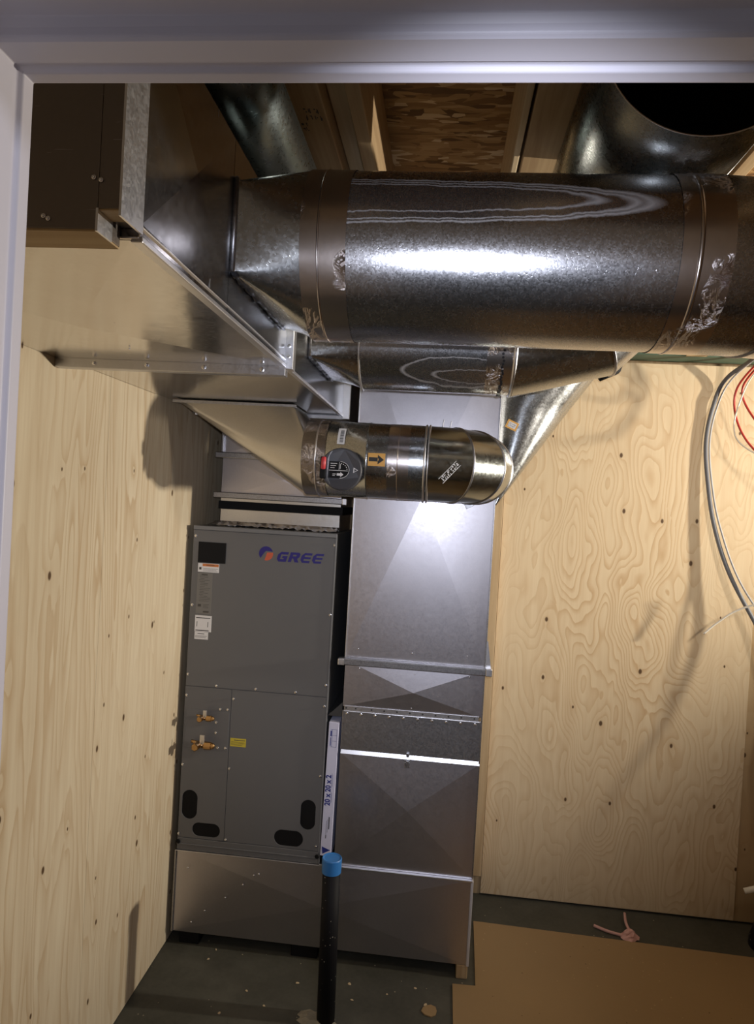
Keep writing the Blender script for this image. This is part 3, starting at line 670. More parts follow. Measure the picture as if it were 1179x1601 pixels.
# ================================================================== SUPPLY TRUNK
tx0, tx1, tz0, tz1 = -0.983, -0.400, 0.312, 0.620
t = empty('supply_trunk', (-0.69, 1.7, tz0)); tag(t, 'large rectangular galvanized supply trunk running overhead along the left wall', 'duct')
box('near_section', M['trunk'], t, tx0, tx1, 0.84, 1.640, tz0, tz1, bevel=0.002)
box('far_section', M['trunk'], t, tx0, tx1, 1.668, 2.590, tz0+0.004, tz1, bevel=0.002)
box('end_elbow', M['sheet'], t, tx0, tx1+0.012, 2.61, 3.12, tz0-0.002, tz1, bevel=0.002)
# standing connector between sections
MB().box(tx0, tx1+0.002, 1.640, 1.668, tz0-0.024, tz0+0.002).build('cross_joint', M['sheet'], t, bevel=0.002)
MB().box(tx1-0.002, tx1+0.020, 1.640, 1.668, tz0-0.008, tz1).build('cross_joint', M['bright'], t, bevel=0.002)
MB().box(tx0, tx1+0.004, 2.588, 2.612, tz0-0.014, tz0+0.002).build('cross_joint', M['sheet'], t, bevel=0.002)
MB().box(tx1-0.002, tx1+0.028, 2.588, 2.612, tz0-0.012, tz1).build('cross_joint', M['bright'], t, bevel=0.002)
for x in (-0.88, -0.745, -0.60, -0.455): screw(t, x, 1.6395, tz0-0.011, s=1.1)
for z in (0.335, 0.36, 0.46): screw(t, tx1+0.009, 1.6395, z, s=0.9)
# edge seams along the bottom corner (Pittsburgh lock)
MB().box(tx1-0.012, tx1+0.004, 0.842, 1.640, tz0-0.004, tz0+0.004).box(tx1-0.003, tx1+0.003, 0.842, 1.64, tz0+0.014, tz0+0.017).build('corner_seam', M['bright'], t, bevel=0.0012)
MB().box(tx1-0.010, tx1+0.003, 1.668, 2.588, tz0-0.001, tz0+0.007).build('corner_seam', M['bright'], t, bevel=0.0012)
MB().pyramid((tx0, 0.845, tz0-0.0005), (tx1-0.014, 0.845, tz0-0.0005), (tx1-0.014, 1.638, tz0-0.0005), (tx0, 1.638, tz0-0.0005), (-0.70, 1.24, tz0-0.018)).build('bottom_panel', M['trunk'], t)
MB().box(tx1, tx1+0.0014, 1.095, 1.099, tz0+0.018, tz1-0.002).build('side_seam', M['cleat'], t)
MB().pyramid((tx1+0.0005, 0.845, tz0+0.02), (tx1+0.0005, 1.19, tz0+0.02), (tx1+0.0005, 1.19, tz1), (tx1+0.0005, 0.845, tz1), (tx1+0.010, 1.0, 0.47)).build('side_panel', M['trunk_side'], t)
for ya, yb in ((1.192, 1.6395), (1.669, 2.587)): MB().add([(tx1+0.0006, ya, tz0+0.008), (tx1+0.0006, yb, tz0+0.008), (tx1+0.0006, yb, tz1), (tx1+0.0006, ya, tz1)], [(0, 1, 2, 3)]).build('side_panel', M['trunk_side'], t, recalc=False)
# small manual screws on bottom
for x, y in ((-0.86, 1.2), (-0.62, 1.22), (-0.70, 1.45)): screw(t, x, y, tz0-0.011, rot=(PI/2, 0, 0), s=0.5)
# stepped end cap nearest the doorway
ec = empty('trunk_end_cap', (-0.69, 0.81, 0.298)); tag(ec, 'dark brown stepped end piece closing the near end of the supply trunk', 'duct')
M['cap_face'] = galv('cap_sheet', (0.24, 0.21, 0.19), 0.42, 0.05, 200, bump=0.0)
M['cap_under'] = lumber('cap_underside', (0.50, 0.36, 0.19), (0.40, 0.27, 0.13), 0)
box('cap_body', M['cap_face'], ec, -0.983, -0.424, 0.780, 0.8385, 0.300, 0.62, bevel=0.001)
box('cap_underside', M['cap_under'], ec, -0.983, -0.425, 0.7815, 0.838, 0.2975, 0.300)
box('cap_step', M['cap_face'], ec, -0.4238, -0.396, 0.780, 0.8385, 0.3245, 0.62, bevel=0.001)
box('cap_step_underside', M['cap_under'], ec, -0.4235, -0.3975, 0.7815, 0.815, 0.3225, 0.3245)
MB().box(-0.3975, -0.3945, 0.779, 0.838, 0.316, 0.62).box(-0.4255, -0.4225, 0.779, 0.815, 0.2975, 0.3245).build('folded_edge', M['bright'], ec)
for x, z in ((-0.43, 0.360), (-0.421, 0.357), (-0.49, 0.314), (-0.484, 0.311)): screw(ec, x, 0.779, z, s=0.55)

# ================================================================== RECT-TO-ROUND TAKEOFFS
def rect_loop(cx, y0, y1, z0, z1, n=72):
    """points on a rectangle in plane x=cx, ordered like a circle starting at +z going through +y"""
    yc, zc = (y0+y1)/2, (z0+z1)/2; pts = []
    for i in range(n):
        an = 2*PI*i/n; q = an/(PI/2)
        # corner-per-quadrant mapping gives the fan folds of a real fitting
        k = int(q) % 4; f_ = q-int(q)
        C4 = [(0, 1), (1, 0), (0, -1), (-1, 0)]
        corners = [(1, 1), (1, -1), (-1, -1), (-1, 1)]   # (y,z) signs for quadrants
        if f_ < 0.28: e0 = (0.5+0.5*f_/0.28)
        elif f_ > 0.72: e0 = (0.5+0.5*(1-f_)/0.28)
        else: e0 = 1.0
        cy, cz_ = corners[k]
        if f_ < 0.28: ya, za_ = [(cy*(2*e0-1), cz_), (cy, cz_*(2*e0-1)), (cy*(2*e0-1), cz_), (cy, cz_*(2*e0-1))][k]
        elif f_ > 0.72: ya, za_ = [(cy, cz_*(2*e0-1)), (cy*(2*e0-1), cz_), (cy, cz_*(2*e0-1)), (cy*(2*e0-1), cz_)][k]
        else: ya, za_ = cy, cz_
        pts.append(Vector((cx, yc+ya*(y1-y0)/2, zc+za_*(z1-z0)/2)))
    return pts
def circ_loop(cx, yc, zc, r_, n=72, tilt=0.0):
    return [Vector((cx + tilt*math.cos(2*PI*i/n)*r_, yc + r_*math.sin(2*PI*i/n), zc + r_*math.cos(2*PI*i/n))) for i in range(n)]
def takeoff(name, parent, xa, xb, y0, y1, z0, z1, yc, zc, r_, mat):
    A = rect_loop(xa, y0, y1, z0, z1); B = circ_loop(xb, yc, zc, r_)
    loops = [[p.lerp(q, k/6) for p, q in zip(A, B)] for k in range(7)]
    return MB().loft(loops, smooth=True).build(name, mat, parent)
def band(name, parent, xa, xb, yc, zc, r_, mat, bulge=0.0, n=96):
    if not bulge: return MB().rings([((xa, yc, zc), (1, 0, 0), r_), ((xb, yc, zc), (1, 0, 0), r_)], n, True).build(name, mat, parent)
    st = [((xa, yc, zc), (1, 0, 0), r_-0.001), ((xa, yc, zc), (1, 0, 0), r_), ((xa*0.5+xb*0.5, yc, zc), (1, 0, 0), r_+bulge), ((xb, yc, zc), (1, 0, 0), r_), ((xb, yc, zc), (1, 0, 0), r_-0.001)]
    return MB().rings(st, n, True).build(name, mat, parent)

# --- large round duct
BY, BZ, BR = 1.395, 0.485, 0.163
b = empty('round_duct', (0.1, BY, BZ-BR)); tag(b, 'largest spangled round duct crossing overhead with dried water marks', 'duct', 'round ducts off the supply trunk')
takeoff('square_to_round_takeoff', b, tx1+0.001, -0.285, 1.200, 1.590, 0.392, 0.552, BY, BZ, BR-0.001, M['duct_b'])
MB().tube([(tx1+0.004, 1.197, 0.390), (tx1+0.004, 1.197, 0.555)], 0.005, 8).tube([(tx1+0.004, 1.197, 0.555), (tx1+0.004, 1.592, 0.555)], 0.004, 8).build('takeoff_flange', M['cleat'], b)
mp_ = [(tx1+0.005+0.003*random.random(), 1.20+0.39*i/40, 0.388+0.004*random.random()) for i in range(41)]
MB().tube(mp_, [0.0045+0.003*random.random() for _ in mp_], 7).build('sealant_bead', M['mastic'], b)
MB().rings([((-0.287, BY, BZ), (1, 0, 0), BR-0.001), ((0.47, BY, BZ), (1, 0, 0), BR-0.001)], 110).build('tube', M['duct_wet'], b)
band('foil_tape', b, -0.287, -0.202, BY, BZ, BR+0.0006, M['tape'], 0.0)
band('foil_tape', b, 0.382, 0.412, BY, BZ, BR+0.0006, M['tape'], 0.0)
band('foil_tape', b, 0.414, 0.470, BY, BZ, BR+0.0012, M['tape'], 0.0)
band('slip_ring', b, -0.256, -0.252, BY, BZ, BR+0.001, M['tape'], 0.0012)
band('slip_ring', b, 0.410, 0.418, BY, BZ, BR+0.0012, M['tape'], 0.0012)
# gored elbow at the right end, turning toward the back and up
def elbow(parent, P0, d0, d1, R, rad, gores, mat, nm='elbow_gore', n=72, ridge=0.003, ridge_mat=None):
    d0 = Vector(d0).normalized(); d1 = Vector(d1).normalized(); P0 = Vector(P0)
    ang = d0.angle(d1); side = (d1 - d0*d1.dot(d0)).normalized(); cen = P0 + side*R; ax = d0.cross(side)
    def at(t_):
        q = Matrix.Rotation(t_, 3, ax); return cen + q @ (P0-cen), q @ d0
    # mitre planes between straight gores
    cuts = [0] + [ang*(i+0.5)/gores for i in range(gores)] + [ang]
    pts = []
    for i in range(gores+2): pts.append(at(ang*i/(gores+1)))
    ref = side if abs(side.z) < 0.5 else side
    prevu = None; loops = []
    def ring(c, dirn, planeN, up_):
        u = (up_ - dirn*up_.dot(dirn)).normalized(); w_ = dirn.cross(u); L_ = []
        for i in range(n):
            p = c + rad*(math.cos(2*PI*i/n)*u + math.sin(2*PI*i/n)*w_)
            t_ = (c-p).dot(planeN)/dirn.dot(planeN); L_.append(p + dirn*t_)
        return L_
    K = gores + 1
    knots = [at(ang*i/K) for i in range(K+1)]
    out = []
    for i in range(K):
        dirn = (knots[i+1][0]-knots[i][0]).normalized()
        L0 = ring(knots[i][0], dirn, knots[i][1], ax); L1 = ring(knots[i+1][0], dirn, knots[i+1][1], ax)
        out.append(MB().loft([L0, L1], smooth=True).build(nm, mat, parent))
        if ridge and i < K-0:
            c0 = sum(L1, Vector())/n
            lo = [[p + (p-c0).normalized()*h_ + dirn*s_ for p in L1] for h_, s_ in ((-0.0005, -0.004), (ridge, -0.002), (ridge, 0.002), (-0.0005, 0.004))]
            MB().loft(lo, smooth=True).build('seam_ridge', ridge_mat or M['cleat'], parent)
    return knots[-1]
elbow(b, (0.47, BY, BZ), (1, 0, 0), (0.6, 0.8, 0.05), 0.40, BR, 3, M['duct'])

# --- smaller round duct behind it
CY, CZ, CR = 2.09, 0.486, 0.150
c = empty('round_duct', (-0.03, CY, CZ-CR)); tag(c, 'middle round duct partly hidden behind the largest one, ending in an elbow', 'duct', 'round ducts off the supply trunk')
takeoff('square_to_round_takeoff', c, tx1+0.001, -0.262, 1.905, 2.275, 0.393, 0.570, CY, CZ, CR-0.001, M['duct_b'])
MB().tube([(tx1+0.004, 1.903, 0.391), (tx1+0.004, 1.903, 0.57)], 0.005, 8).build('takeoff_flange', M['cleat'], c)
mp_ = [(tx1+0.005+0.003*random.random(), 1.905+0.37*i/36, 0.389+0.004*random.random()) for i in range(37)]
MB().tube(mp_, [0.0035+0.003*random.random() for _ in mp_], 7).build('sealant_bead', M['mastic'], c)
MB().rings([((-0.264, CY, CZ), (1, 0, 0), CR-0.001), ((0.10, CY, CZ), (1, 0, 0), CR-0.001)], 90).build('tube', M['duct_wet2'], c)
band('slip_ring', c, -0.268, -0.262, CY, CZ, CR+0.001, M['bright'], 0.003)
band('collar', c, 0.098, 0.172, CY, CZ, CR+0.0005, M['tape'], 0.0)
band('slip_ring', c, 0.170, 0.182, CY, CZ, CR+0.001, M['bright'], 0.005)
mb = MB()
for i in range(96):
    an = 2*PI*i/96; p = Vector((0.143+0.002*math.sin(i*1.7), CY + (CR+0.001)*math.sin(an), CZ + (CR+0.001)*math.cos(an)))
    n_ = Vector((0, math.sin(an), math.cos(an))); mb.rings([(p, n_, 0.0042), (p+n_*0.0025, n_, 0.0036)], 6, False, False, True)
mb.build('crimp_beads', M['mastic'], c)
elbow(c, (0.18, CY, CZ), (1, 0, 0), (0.5, 0.0, 0.866), 0.43, CR, 1, M['duct_b'])
MB().tube([(0.535, 2.59, 0.490), (0.565, 2.585, 0.512), (0.59, 2.585, 0.530), (0.61, 2.60, 0.555)], [0.012, 0.02, 0.026, 0.014], 7).build('loose_black_tape', M['black'], c)

# --- duct above trunk, dark
d = empty('joist_duct', (-0.46, 1.7, 0.72)); tag(d, 'dark round duct lying above the supply trunk beside the stamped joist', 'duct')
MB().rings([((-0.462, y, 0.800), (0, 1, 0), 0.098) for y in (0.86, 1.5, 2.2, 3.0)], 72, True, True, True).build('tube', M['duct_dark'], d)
# --- open mouthed duct upper right
od = empty('open_duct', (0.41, 1.7, 0.655)); tag(od, 'wide round duct with an open dark mouth at the top right', 'duct')
OC = Vector((0.412, 0, 0.842)); ORR = 0.183
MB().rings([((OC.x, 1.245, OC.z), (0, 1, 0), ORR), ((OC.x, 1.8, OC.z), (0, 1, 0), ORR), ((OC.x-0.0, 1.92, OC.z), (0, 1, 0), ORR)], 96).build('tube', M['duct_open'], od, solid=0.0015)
MB().rings([((OC.x, 1.244, OC.z), (0, 1, 0), ORR+0.0015), ((OC.x, 1.243, OC.z), (0, 1, 0), ORR-0.0005), ((OC.x, 1.250, OC.z), (0, 1, 0), ORR-0.002)], 96).build('cut_edge', M['bright'], od)
MB().rings([((OC.x, 1.25, OC.z), (0, 1, 0), ORR-0.004), ((OC.x, 1.90, OC.z), (0, 1, 0), ORR-0.004)], 72, True, False, True).build('mouth_dark_fill', M['black'], od)  # matte black inner tube stands in for the unlit inside of the duct

# ================================================================== BYPASS: boot + round duct + elbow + damper
PYc, PZ, PR = 2.36, 0.136, 0.127
bt = empty('offset_boot', (-0.7, 2.42, 0.02)); tag(bt, 'tapered galvanized boot hanging under the supply trunk beside the left wall', 'duct')
bx0, bx1, by0, by1, bz = -0.945, -0.530, 2.325, 2.560, 0.3125
A = []
ring_x = -0.470
n = 72
def rect_under(i):
    an = 2*PI*i/n; q = (an/(PI/2)); k = int(q) % 4; f_ = q-int(q)
    corners = [(bx1, by1), (bx0, by1), (bx0, by0), (bx1, by0)]
    mids = [((bx1), (by0+by1)/2), ((bx0+bx1)/2, by1), (bx0, (by0+by1)/2), ((bx0+bx1)/2, by0)]
    cc = Vector((*corners[k], bz)); m0 = Vector((*mids[k], bz)); m1 = Vector((*mids[(k+1) % 4], bz))
    if f_ < 0.25: return m0.lerp(cc, f_/0.25)
    if f_ > 0.75: return cc.lerp(m1, (f_-0.75)/0.25)
    return cc
A = [rect_under(i) for i in range(n)]
B = circ_loop(ring_x, PYc, PZ, PR-0.0015)
MB().loft([[p.lerp(q, k/6) for p, q in zip(A, B)] for k in range(7)], smooth=True).build('tapered_body', M['boot'], bt)
MB().box(bx0-0.01, bx1+0.012, by0-0.006, by0+0.002, bz-0.012, bz-0.001).build('front_flange', M['cleat'], bt, bevel=0.001)
lb = MB().add([(-0.872, 2.322, 0.285), (-0.838, 2.322, 0.285), (-0.838, 2.322, 0.262), (-0.872, 2.322, 0.262)], [(0, 1, 2, 3)])
lb.v = [Vector((v.x, 2.326-0.004, v.z)) for v in lb.v]; lbo = lb.build('barcode_label', M['white'], bt, recalc=False)
mb = MB(); rr = random.Random(2); x = -0.867
while x < -0.843:
    w_ = rr.choice((0.0008, 0.0015, 0.002)); rect_y(mb, x, x+w_, 0.267, 0.281, 2.3215); x += w_+0.001
mb.build('barcode', M['ink'], lbo, recalc=False)

p = empty('bypass_duct', (-0.2, PYc, PZ-PR)); tag(p, 'round bypass duct with elbow entering the return duct, below the other round ducts', 'duct')
ex = -0.066
MB().rings([((ring_x-0.004, PYc, PZ), (1, 0, 0), PR), ((-0.430, PYc, PZ), (1, 0, 0), PR), ((-0.429, PYc, PZ), (1, 0, 0), PR+0.0015), ((-0.262, PYc, PZ), (1, 0, 0), PR+0.0015), ((-0.260, PYc, PZ), (1, 0, 0), PR+0.004), ((-0.256, PYc, PZ), (1, 0, 0), PR+0.0005), ((ex, PYc, PZ), (1, 0, 0), PR+0.0005)], 96).build('tube', M['duct_b'], p)
band('foil_tape', p, ring_x-0.002, -0.395, PYc, PZ, PR+0.0022, M['tape'], 0.0)
band('foil_tape', p, -0.190, -0.120, PYc, PZ, PR+0.001, M['tape'], 0.0)
band('slip_ring', p, -0.430, -0.424, PYc, PZ, PR+0.0024, M['bright'], 0.003)
band('slip_ring', p, -0.158, -0.155, PYc, PZ, PR+0.0016, M['tape'], 0.001)
band('slip_ring', p, ex-0.007, ex+0.001, PYc, PZ, PR+0.001, M['bright'], 0.0045)
band('slip_ring', p, ex+0.004, ex+0.012, PYc, PZ, PR+0.001, M['bright'], 0.004)
elbow(p, (ex+0.010, PYc, PZ), (1, 0, 0), (0, 1, 0), 0.165, PR, 2, M['elbow'], n=96)
MB().rings([((ex+0.175, 2.52, PZ), (0, 1, 0), PR), ((ex+0.175, 2.5875, PZ), (0, 1, 0), PR)], 96).build('collar', M['elbow'], p)
# size stamp embossed on the elbow
el = MB()
def onto_elbow(u, w_):      # wrap a flat mark on the first gore, slanted
    x, z = u*math.cos(0.85)-w_*math.sin(0.85), u*math.sin(0.85)+w_*math.cos(0.85)
    zz = PZ-0.030+z; yy_ = math.sqrt(max(0, PR**2-(zz-PZ)**2))
    return Vector((0.015+x, PYc+0.004+0.268*(x+0.03) - yy_-0.003, zz))
rr = random.Random(5)
smudges(el, 0, 0, 9, 2, 0.0085, 0.009, onto_elbow)
for w_ in (-0.010, 0.0095): el.add([onto_elbow(-0.042, w_), onto_elbow(0.04, w_), onto_elbow(0.04, w_+0.0014), onto_elbow(-0.042, w_+0.0014)], [(0, 1, 2, 3)])
el.build('size_mark', M['white'], p, recalc=False)

def curved_patch(name, parent, x0, x1, z0, z1, mat, off, k=10):
    lo = []
    for i in range(k+1):
        z = z0+(z1-z0)*i/k; y = PYc - math.sqrt((PR+off)**2-(z-PZ)**2); lo.append([(x0, y, z), (x1, y, z)])
    return MB().loft(lo, smooth=True, closed=False).build(name, M[mat], parent, recalc=False)
def wrap(mb, off):           # bend a flat y-facing drawing round the tube
    mb.v = [Vector((v.x, PYc - math.sqrt((PR+off)**2-min((PR)**2*0.98, (v.z-PZ)**2)), v.z)) for v in mb.v]; return mb
bl_ = curved_patch('barcode_label', p, -0.358, -0.333, 0.178, 0.233, 'white', 0.0025)
mb = MB(); rr = random.Random(8); z = 0.184
while z < 0.226:
    w_ = rr.choice((0.0008, 0.0016, 0.0024)); rect_y(mb, -0.350, -0.338, z, z+w_, 0); z += w_+0.0012
wrap(mb, 0.003).build('barcode', M['ink'], bl_, recalc=False)
ar = curved_patch('arrow_sticker', p, -0.252, -0.196, 0.112, 0.154, 'amber', 0.002); ar['label'] = 'amber sticker with a black arrow'
mb = MB().add([(-0.249, 0, 0.127), (-0.220, 0, 0.127), (-0.220, 0, 0.118), (-0.200, 0, 0.133), (-0.220, 0, 0.149), (-0.220, 0, 0.140), (-0.249, 0, 0.140)], [(0, 1, 5, 6), (2, 3, 4), (1, 2, 4, 5)])
wrap(mb, 0.0028).build('black_arrow', M['ink'], ar, recalc=False)
# damper regulator
dm = empty('damper_regulator', (-0.345, PYc-PR-0.012, 0.04)); tag(dm, 'round charcoal damper dial with red lever on the bypass duct', 'damper')
dcx, dcz, dr = -0.337, 0.096, 0.069
def disc(mb, cx, cz, rx, rz, y, n=48, x_min=None):
    pts = []
    for i in range(n):
        an = 2*PI*i/n; x = cx+rx*math.cos(an)
        if x_min is not None: x = max(x, x_min)
        pts.append((x, y, cz+rz*math.sin(an)))
    return pts
y0 = PYc-PR-0.016
fr_ = disc(None, dcx, dcz, dr, dr, y0, x_min=dcx-0.058)
lo = [[Vector((q[0], PYc - math.sqrt(max(0.0, (PR+0.001)**2-(q[2]-PZ)**2)), q[2])) for q in fr_], [Vector((q[0], y0+0.006+2.2*(q[2]-PZ)**2, q[2])) for q in fr_], [Vector((dcx+(q[0]-dcx)*0.95, y0+0.001+2.0*(q[2]-PZ)**2, dcz+(q[2]-dcz)*0.95)) for q in fr_]]
MB().loft(lo, smooth=False, cap1=True).build('dial_body', M['damper'], dm, bevel=0.001)
yd = y0-0.0012
box('label_field', M['black'], dm, dcx-0.038, dcx-0.002, yd, y0+0.008, dcz-0.030, dcz+0.024)
hf = [(dcx-0.002, yd, dcz-0.030)] + [(dcx-0.002+0.030*math.sin(PI*i/20), yd, dcz-0.003-0.027*math.cos(PI*i/20)) for i in range(21)] + [(dcx-0.002, yd, dcz+0.024)]
MB().prism(hf, (0, 0.010, 0)).build('dial_window', M['black'], dm)
mb = MB()
rect_y(mb, dcx-0.039, dcx+0.024, dcz-0.006, dcz-0.0045, yd-0.0004); rect_y(mb, dcx-0.006, dcx-0.0048, dcz-0.004, dcz+0.022, yd-0.0004)
for i in range(20):
    a0, a1 = PI*i/20, PI*(i+1)/20
    f0 = lambda an, r_: (dcx-0.002+r_*math.sin(an), yd-0.0004, dcz-0.003-r_*0.9*math.cos(an))
    mb.add([f0(a0, 0.0305), f0(a1, 0.0305), f0(a1, 0.0290), f0(a0, 0.0290)], [(0, 1, 2, 3)])
for i in range(5):
    an = PI/2+PI/2*(i+0.5)/5; f0 = lambda an_, r_: (dcx-0.002+r_*math.sin(an_), yd-0.0004, dcz-0.003-r_*0.9*math.cos(an_))
    mb.add([f0(an-0.08, 0.024), f0(an+0.08, 0.024), f0(an+0.08, 0.0215), f0(an-0.08, 0.0215)], [(0, 1, 2, 3)])
rect_y(mb, dcx-0.0025, dcx-0.0008, dcz, dcz+0.016, yd-0.0004)
mb.add([(dcx-0.012, yd-0.0005, dcz-0.022), (dcx, yd-0.0005, dcz-0.022), (dcx, yd-0.0005, dcz-0.026), (dcx+0.010, yd-0.0005, dcz-0.018), (dcx, yd-0.0005, dcz-0.010), (dcx, yd-0.0005, dcz-0.014), (dcx-0.012, yd-0.0005, dcz-0.014)], [(0, 1, 5, 6), (2, 3, 4), (1, 2, 4, 5)])
for k in range(3): rect_y(mb, dcx-0.034, dcx-0.012-0.004*k, dcz+0.016-0.007*k, dcz+0.018-0.007*k, yd-0.0005)
rect_y(mb, dcx-0.026, dcx-0.015, dcz-0.018, dcz-0.016, yd-0.0005); rect_y(mb, dcx-0.026, dcx-0.018, dcz-0.023, dcz-0.021, yd-0.0005)
mb.build('dial_print', M['white'], dm, recalc=False)
def tri(cx, cz, s_, y): return [(cx-0.5*s_, y, cz-0.62*s_), (cx+0.62*s_, y, cz+0.05*s_), (cx-0.45*s_, y, cz+0.62*s_)]
T1 = tri(dcx+0.048, dcz-0.002, 0.014, yd+0.001); T2 = tri(dcx+0.048, dcz-0.002, 0.0085, yd+0.001)
MB().add(T1+T2, [(0, 1, 4, 3), (1, 2, 5, 4), (2, 0, 3, 5)]).build('triangle_mark', M['white'], dm, recalc=False)
# strap and lever
MB().prism([(dcx-0.052, y0-0.004, dcz-0.006), (dcx-0.051, y0-0.004, dcz+0.040), (dcx-0.034, y0-0.004, dcz+0.058), (dcx-0.040, y0-0.004, dcz+0.030), (dcx-0.041, y0-0.004, dcz-0.030), (dcx-0.033, y0-0.004, dcz-0.050), (dcx-0.046, y0-0.004, dcz-0.040)], (0, 0.012, 0)).build('handle_bracket', M['damper'], dm, bevel=0.001)
MB().prism([(dcx-0.042, y0-0.006, dcz-0.036), (dcx-0.038, y0-0.006, dcz+0.04), (dcx-0.028, y0-0.006, dcz+0.058), (dcx-0.036, y0-0.006, dcz+0.052), (dcx-0.044, y0-0.006, dcz+0.03)], (0, 0.004, 0)).build('handle_edge', M['cleat'], dm)
MB().box(dcx-0.068, dcx-0.048, y0-0.008, y0+0.006, dcz-0.034, dcz+0.038).build('lever_block', M['black'], dm, bevel=0.004)
lo = []
MB().rings([((dcx-0.056, y0-0.011, dcz-0.004), (0, 0, 1), 0.004), ((dcx-0.056, y0-0.012, dcz-0.001), (0, 0, 1), 0.0078), ((dcx-0.055, y0-0.012, dcz+0.033), (0, 0, 1), 0.0078), ((dcx-0.055, y0-0.011, dcz+0.037), (0, 0, 1), 0.004)], 18, True, True, True).build('red_lever', M['red'], dm)

# ================================================================== DRAIN PIPE
pp = empty('capped_pipe', (-0.298, 2.31, FZ)); tag(pp, 'black dusty standpipe with a blue cap standing on the floor', 'pipe')
t_ = NT('dusty_black_pipe'); v_ = t_.coords(); spk = t_.math('LESS_THAN', t_.vor(v_, 70), 0.13); msk = t_.math('GREATER_THAN', t_.noise(v_, 16, 2), 0.53)
t_.set(Base_Color=t_.mix(t_.math('MULTIPLY', t_.math('MULTIPLY', spk, msk), 0.7), (0.007, 0.007, 0.009), (0.45, 0.42, 0.36)), Roughness=0.62); t_.b.inputs['Specular IOR Level'].default_value = 0.2; M['pipe'] = t_.m
MB().rings([((-0.297, 2.31, FZ), (0, 0, 1), 0.031), ((-0.306, 2.31, -1.23), (0, 0, 1), 0.030)], 40, True, True, True).build('pipe_body', M['pipe'], pp)
MB().rings([((-0.3055, 2.31, -1.268), (0, 0, 1), 0.033), ((-0.306, 2.31, -1.2215), (0, 0, 1), 0.034), ((-0.306, 2.31, -1.218), (0, 0, 1), 0.032), ((-0.306, 2.31, -1.2205), (0, 0, 1), 0.026), ((-0.306, 2.31, -1.2215), (0, 0, 1), 0.002)], 40, False, True, True).build('blue_cap', M['blue_cap'], pp, bevel=0.0008)
# cement smear at its foot
mb = MB(); rr = random.Random(4); ring0 = [Vector((-0.325+0.07*math.cos(2*PI*i/20)*(0.7+0.5*rr.random()), 2.31+0.045*math.sin(2*PI*i/20)*(0.7+0.5*rr.random()), FZ+0.0005)) for i in range(20)]
mb.loft([ring0, [Vector((q.x*0.55-0.325*0.45, q.y*0.55+2.31*0.45, FZ+0.010)) for q in ring0]], False, cap1=True)
cs = mb.build('cement_smear', flat('pale_cement', (0.30, 0.27, 0.20), 0.9, 0, 0.4, 60), None); tag(cs, 'pale cement crust around the foot of the black pipe', 'debris')

# ================================================================== CABLES ON THE BACK WALL
gc = spline([(1.36, 2.30, 0.93), (1.255, 2.93, 0.70), (1.19, 3.14, 0.615), (1.15, 3.163, 0.49), (1.132, 3.166, 0.335), (1.150, 3.160, 0.155), (1.185, 3.150, -0.03), (1.255, 3.13, -0.235), (1.38, 3.09, -0.474), (1.47, 3.02, -0.70), (1.46, 2.97, -0.90), (1.50, 2.90, -1.10)], 10)
o = MB().tube(gc, 0.009, 12).build('hanging_cable', M['cable'], None); tag(o, 'thick grey cable hanging in a long curve before the back wall', 'cable', 'cables at the back wall')
gc2 = spline([(1.37, 2.29, 0.94), (1.262, 2.90, 0.71), (1.205, 3.12, 0.61), (1.166, 3.160, 0.49), (1.147, 3.164, 0.335), (1.165, 3.155, 0.155), (1.205, 3.140, -0.03), (1.29, 3.11, -0.26), (1.43, 3.04, -0.49), (1.56, 2.98, -0.70)], 10)
o = MB().tube(gc2, 0.004, 10).build('hanging_cable', M['cable_pale'], None); tag(o, 'thin pale cable running alongside the thick grey cable', 'cable', 'cables at the back wall')
for k, (pts, lab) in enumerate((
    ([(1.30, 2.80, 0.74), (1.225, 3.0, 0.62), (1.198, 3.06, 0.52), (1.225, 3.04, 0.38), (1.30, 2.99, 0.27), (1.42, 2.90, 0.20)], 'lower red wire looping out to the right below the large duct'),
    ([(1.31, 2.78, 0.75), (1.235, 2.98, 0.62), (1.22, 3.04, 0.54), (1.26, 3.02, 0.44), (1.31, 2.98, 0.38), (1.42, 2.9, 0.36)], 'upper red wire looping out to the right below the large duct'))):
    o = MB().tube(spline(pts), 0.0045, 10).build('red_wire', M['red_wire'], None); tag(o, lab, 'wire', 'red wires')
o = MB().tube(spline([(1.32, 2.79, 0.75), (1.24, 2.96, 0.62), (1.215, 3.03, 0.52), (1.20, 3.05, 0.40), (1.23, 3.03, 0.32), (1.35, 2.97, 0.25), (1.5, 2.9, 0.24)]), 0.003, 8).build('white_wire', M['white_cable'], None); tag(o, 'thin white wire looping among the red wires', 'wire')
o = MB().tube(spline([(1.146, 3.09, -0.492), (1.20, 3.08, -0.435), (1.28, 3.06, -0.37), (1.45, 3.0, -0.29)]), 0.0042, 8).build('cable_end', M['white_cable'], None); tag(o, 'loose white cable end poking in from the right across the grey cable', 'cable')
o = MB().tube([(1.365, 3.05, -1.565), (1.42, 3.04, -1.540), (1.60, 3.0, -1.46)], 0.0125, 16).build('plastic_tube', M['white_cable'], None); tag(o, 'cream plastic tube end pointing in low from the right edge', 'tube')
# black pipe end on the floor, right edge
bp = empty('floor_pipe', (1.50, 3.0, FZ)); tag(bp, 'dusty black pipe fitting on the floor at the right edge', 'pipe')
MB().rings([((1.475, 3.02, FZ), (0, 0, 1), 0.088), ((1.475, 3.02, FZ+0.03), (0, 0, 1), 0.086), ((1.49, 3.02, FZ+0.12), (0.25, 0, 1), 0.070), ((1.53, 3.02, FZ+0.22), (0.4, 0, 1), 0.060)], 36, True, True, True).build('pipe_elbow', M['pipe'], bp)
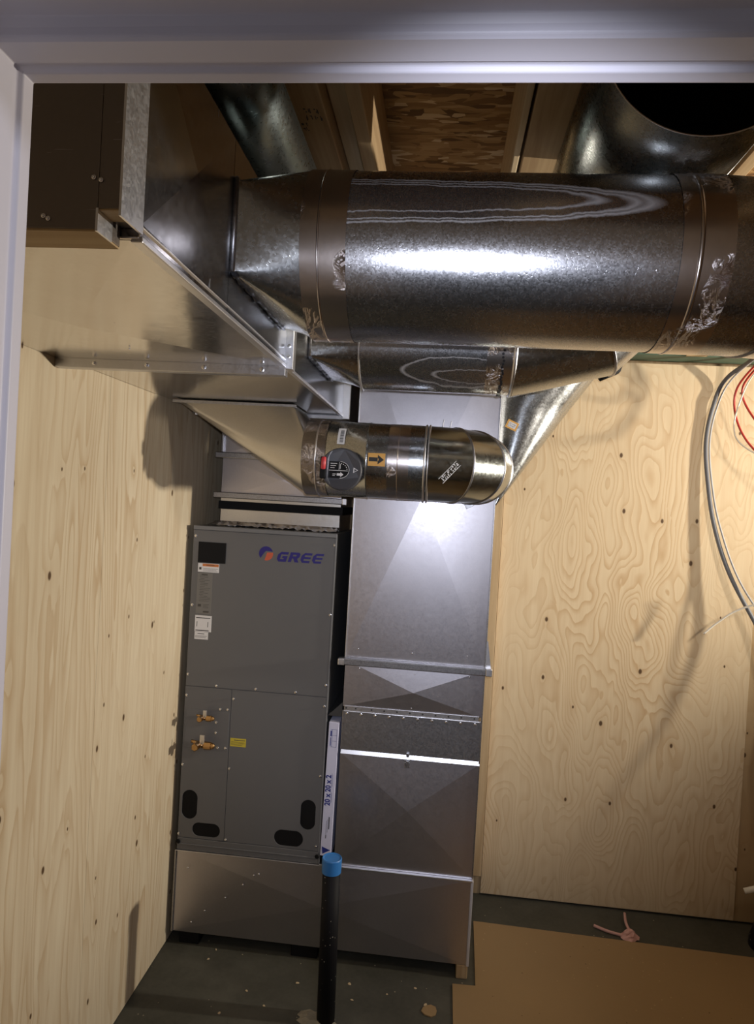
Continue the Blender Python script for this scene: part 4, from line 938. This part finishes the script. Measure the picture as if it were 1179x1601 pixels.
# pink rag
mb = MB(); rr = random.Random(11)
lo = []
for k in range(5):
    R0 = 0.042*(1-k/5.5); lo.append([Vector((0.885+R0*math.cos(2*PI*i/16)*(0.75+0.5*rr.random()), 2.98+R0*0.7*math.sin(2*PI*i/16)*(0.75+0.5*rr.random()), FZ+0.002+0.008*k+0.004*rr.random())) for i in range(16)])
mb.loft(lo, smooth=False, cap0=True, cap1=True)
mb.tube(spline([(0.86, 2.98, FZ+0.008), (0.80, 3.0, FZ+0.008), (0.75, 3.03, FZ+0.008)], 5), [0.007]*11, 6)
mb.tube(spline([(0.89, 3.0, FZ+0.02), (0.89, 3.06, FZ+0.02), (0.90, 3.12, FZ+0.025)], 5), [0.006]*11, 6)
o = mb.build('crumpled_rag', M['pink'], None); tag(o, 'small crumpled pink rag on the dark floor before the plywood', 'rag')
# scattered chips
rr = random.Random(21); chips = []
def chip_mesh():
    vs = [Vector((0.006*math.cos(2*PI*i/6)*(0.6+0.6*rr.random()), 0.006*math.sin(2*PI*i/6)*(0.6+0.6*rr.random()), 0)) for i in range(6)]
    me = bpy.data.meshes.new('wood_chip'); me.from_pydata([tuple(v) for v in vs]+[(v.x*0.8, v.y*0.8, 0.002) for v in vs], [], [list(range(6))[::-1], list(range(6, 12))]+[[i, (i+1) % 6, 6+(i+1) % 6, 6+i] for i in range(6)])
    me.materials.append(M['lumber_pale']); return me
cm = [chip_mesh() for _ in range(4)]
o = bpy.data.objects.new('wood_chip', cm[0]); chips.append(o)
pos = [(-0.788, 2.539), (-0.778, 2.597), (-0.241, 2.50), (-0.60, 2.40), (-0.52, 2.34), (-0.22, 2.42), (-0.10, 2.47), (0.04, 2.44), (0.0, 2.52), (-0.15, 2.30), (-0.66, 2.28), (-0.43, 2.47)]
for i, (x, y) in enumerate(pos):
    q = o if i == 0 else o.copy()
    C.objects.link(q); q.data = cm[i % 4]; q.location = (x, y, 0.0008); q.rotation_euler = (0, 0, rr.random()*6); s_ = 0.7+rr.random()*0.9; q.scale = (s_, s_*0.7, 1)
    tag(q, 'tiny pale wood chip on the dark concrete before the base box', 'debris', 'wood chips on the concrete')
o = MB().prism([(0.055+0.03*math.cos(2*PI*i/9)*(0.8+0.3*rr.random()), 2.415+0.028*math.sin(2*PI*i/9)*(0.8+0.3*rr.random()), FZ+0.0005) for i in range(9)], (0, 0, 0.004)).build('board_scrap', M['particle'], None)
tag(o, 'flat tan scrap on the concrete just left of the particle board edge', 'debris')
bpy.context.view_layer.update()
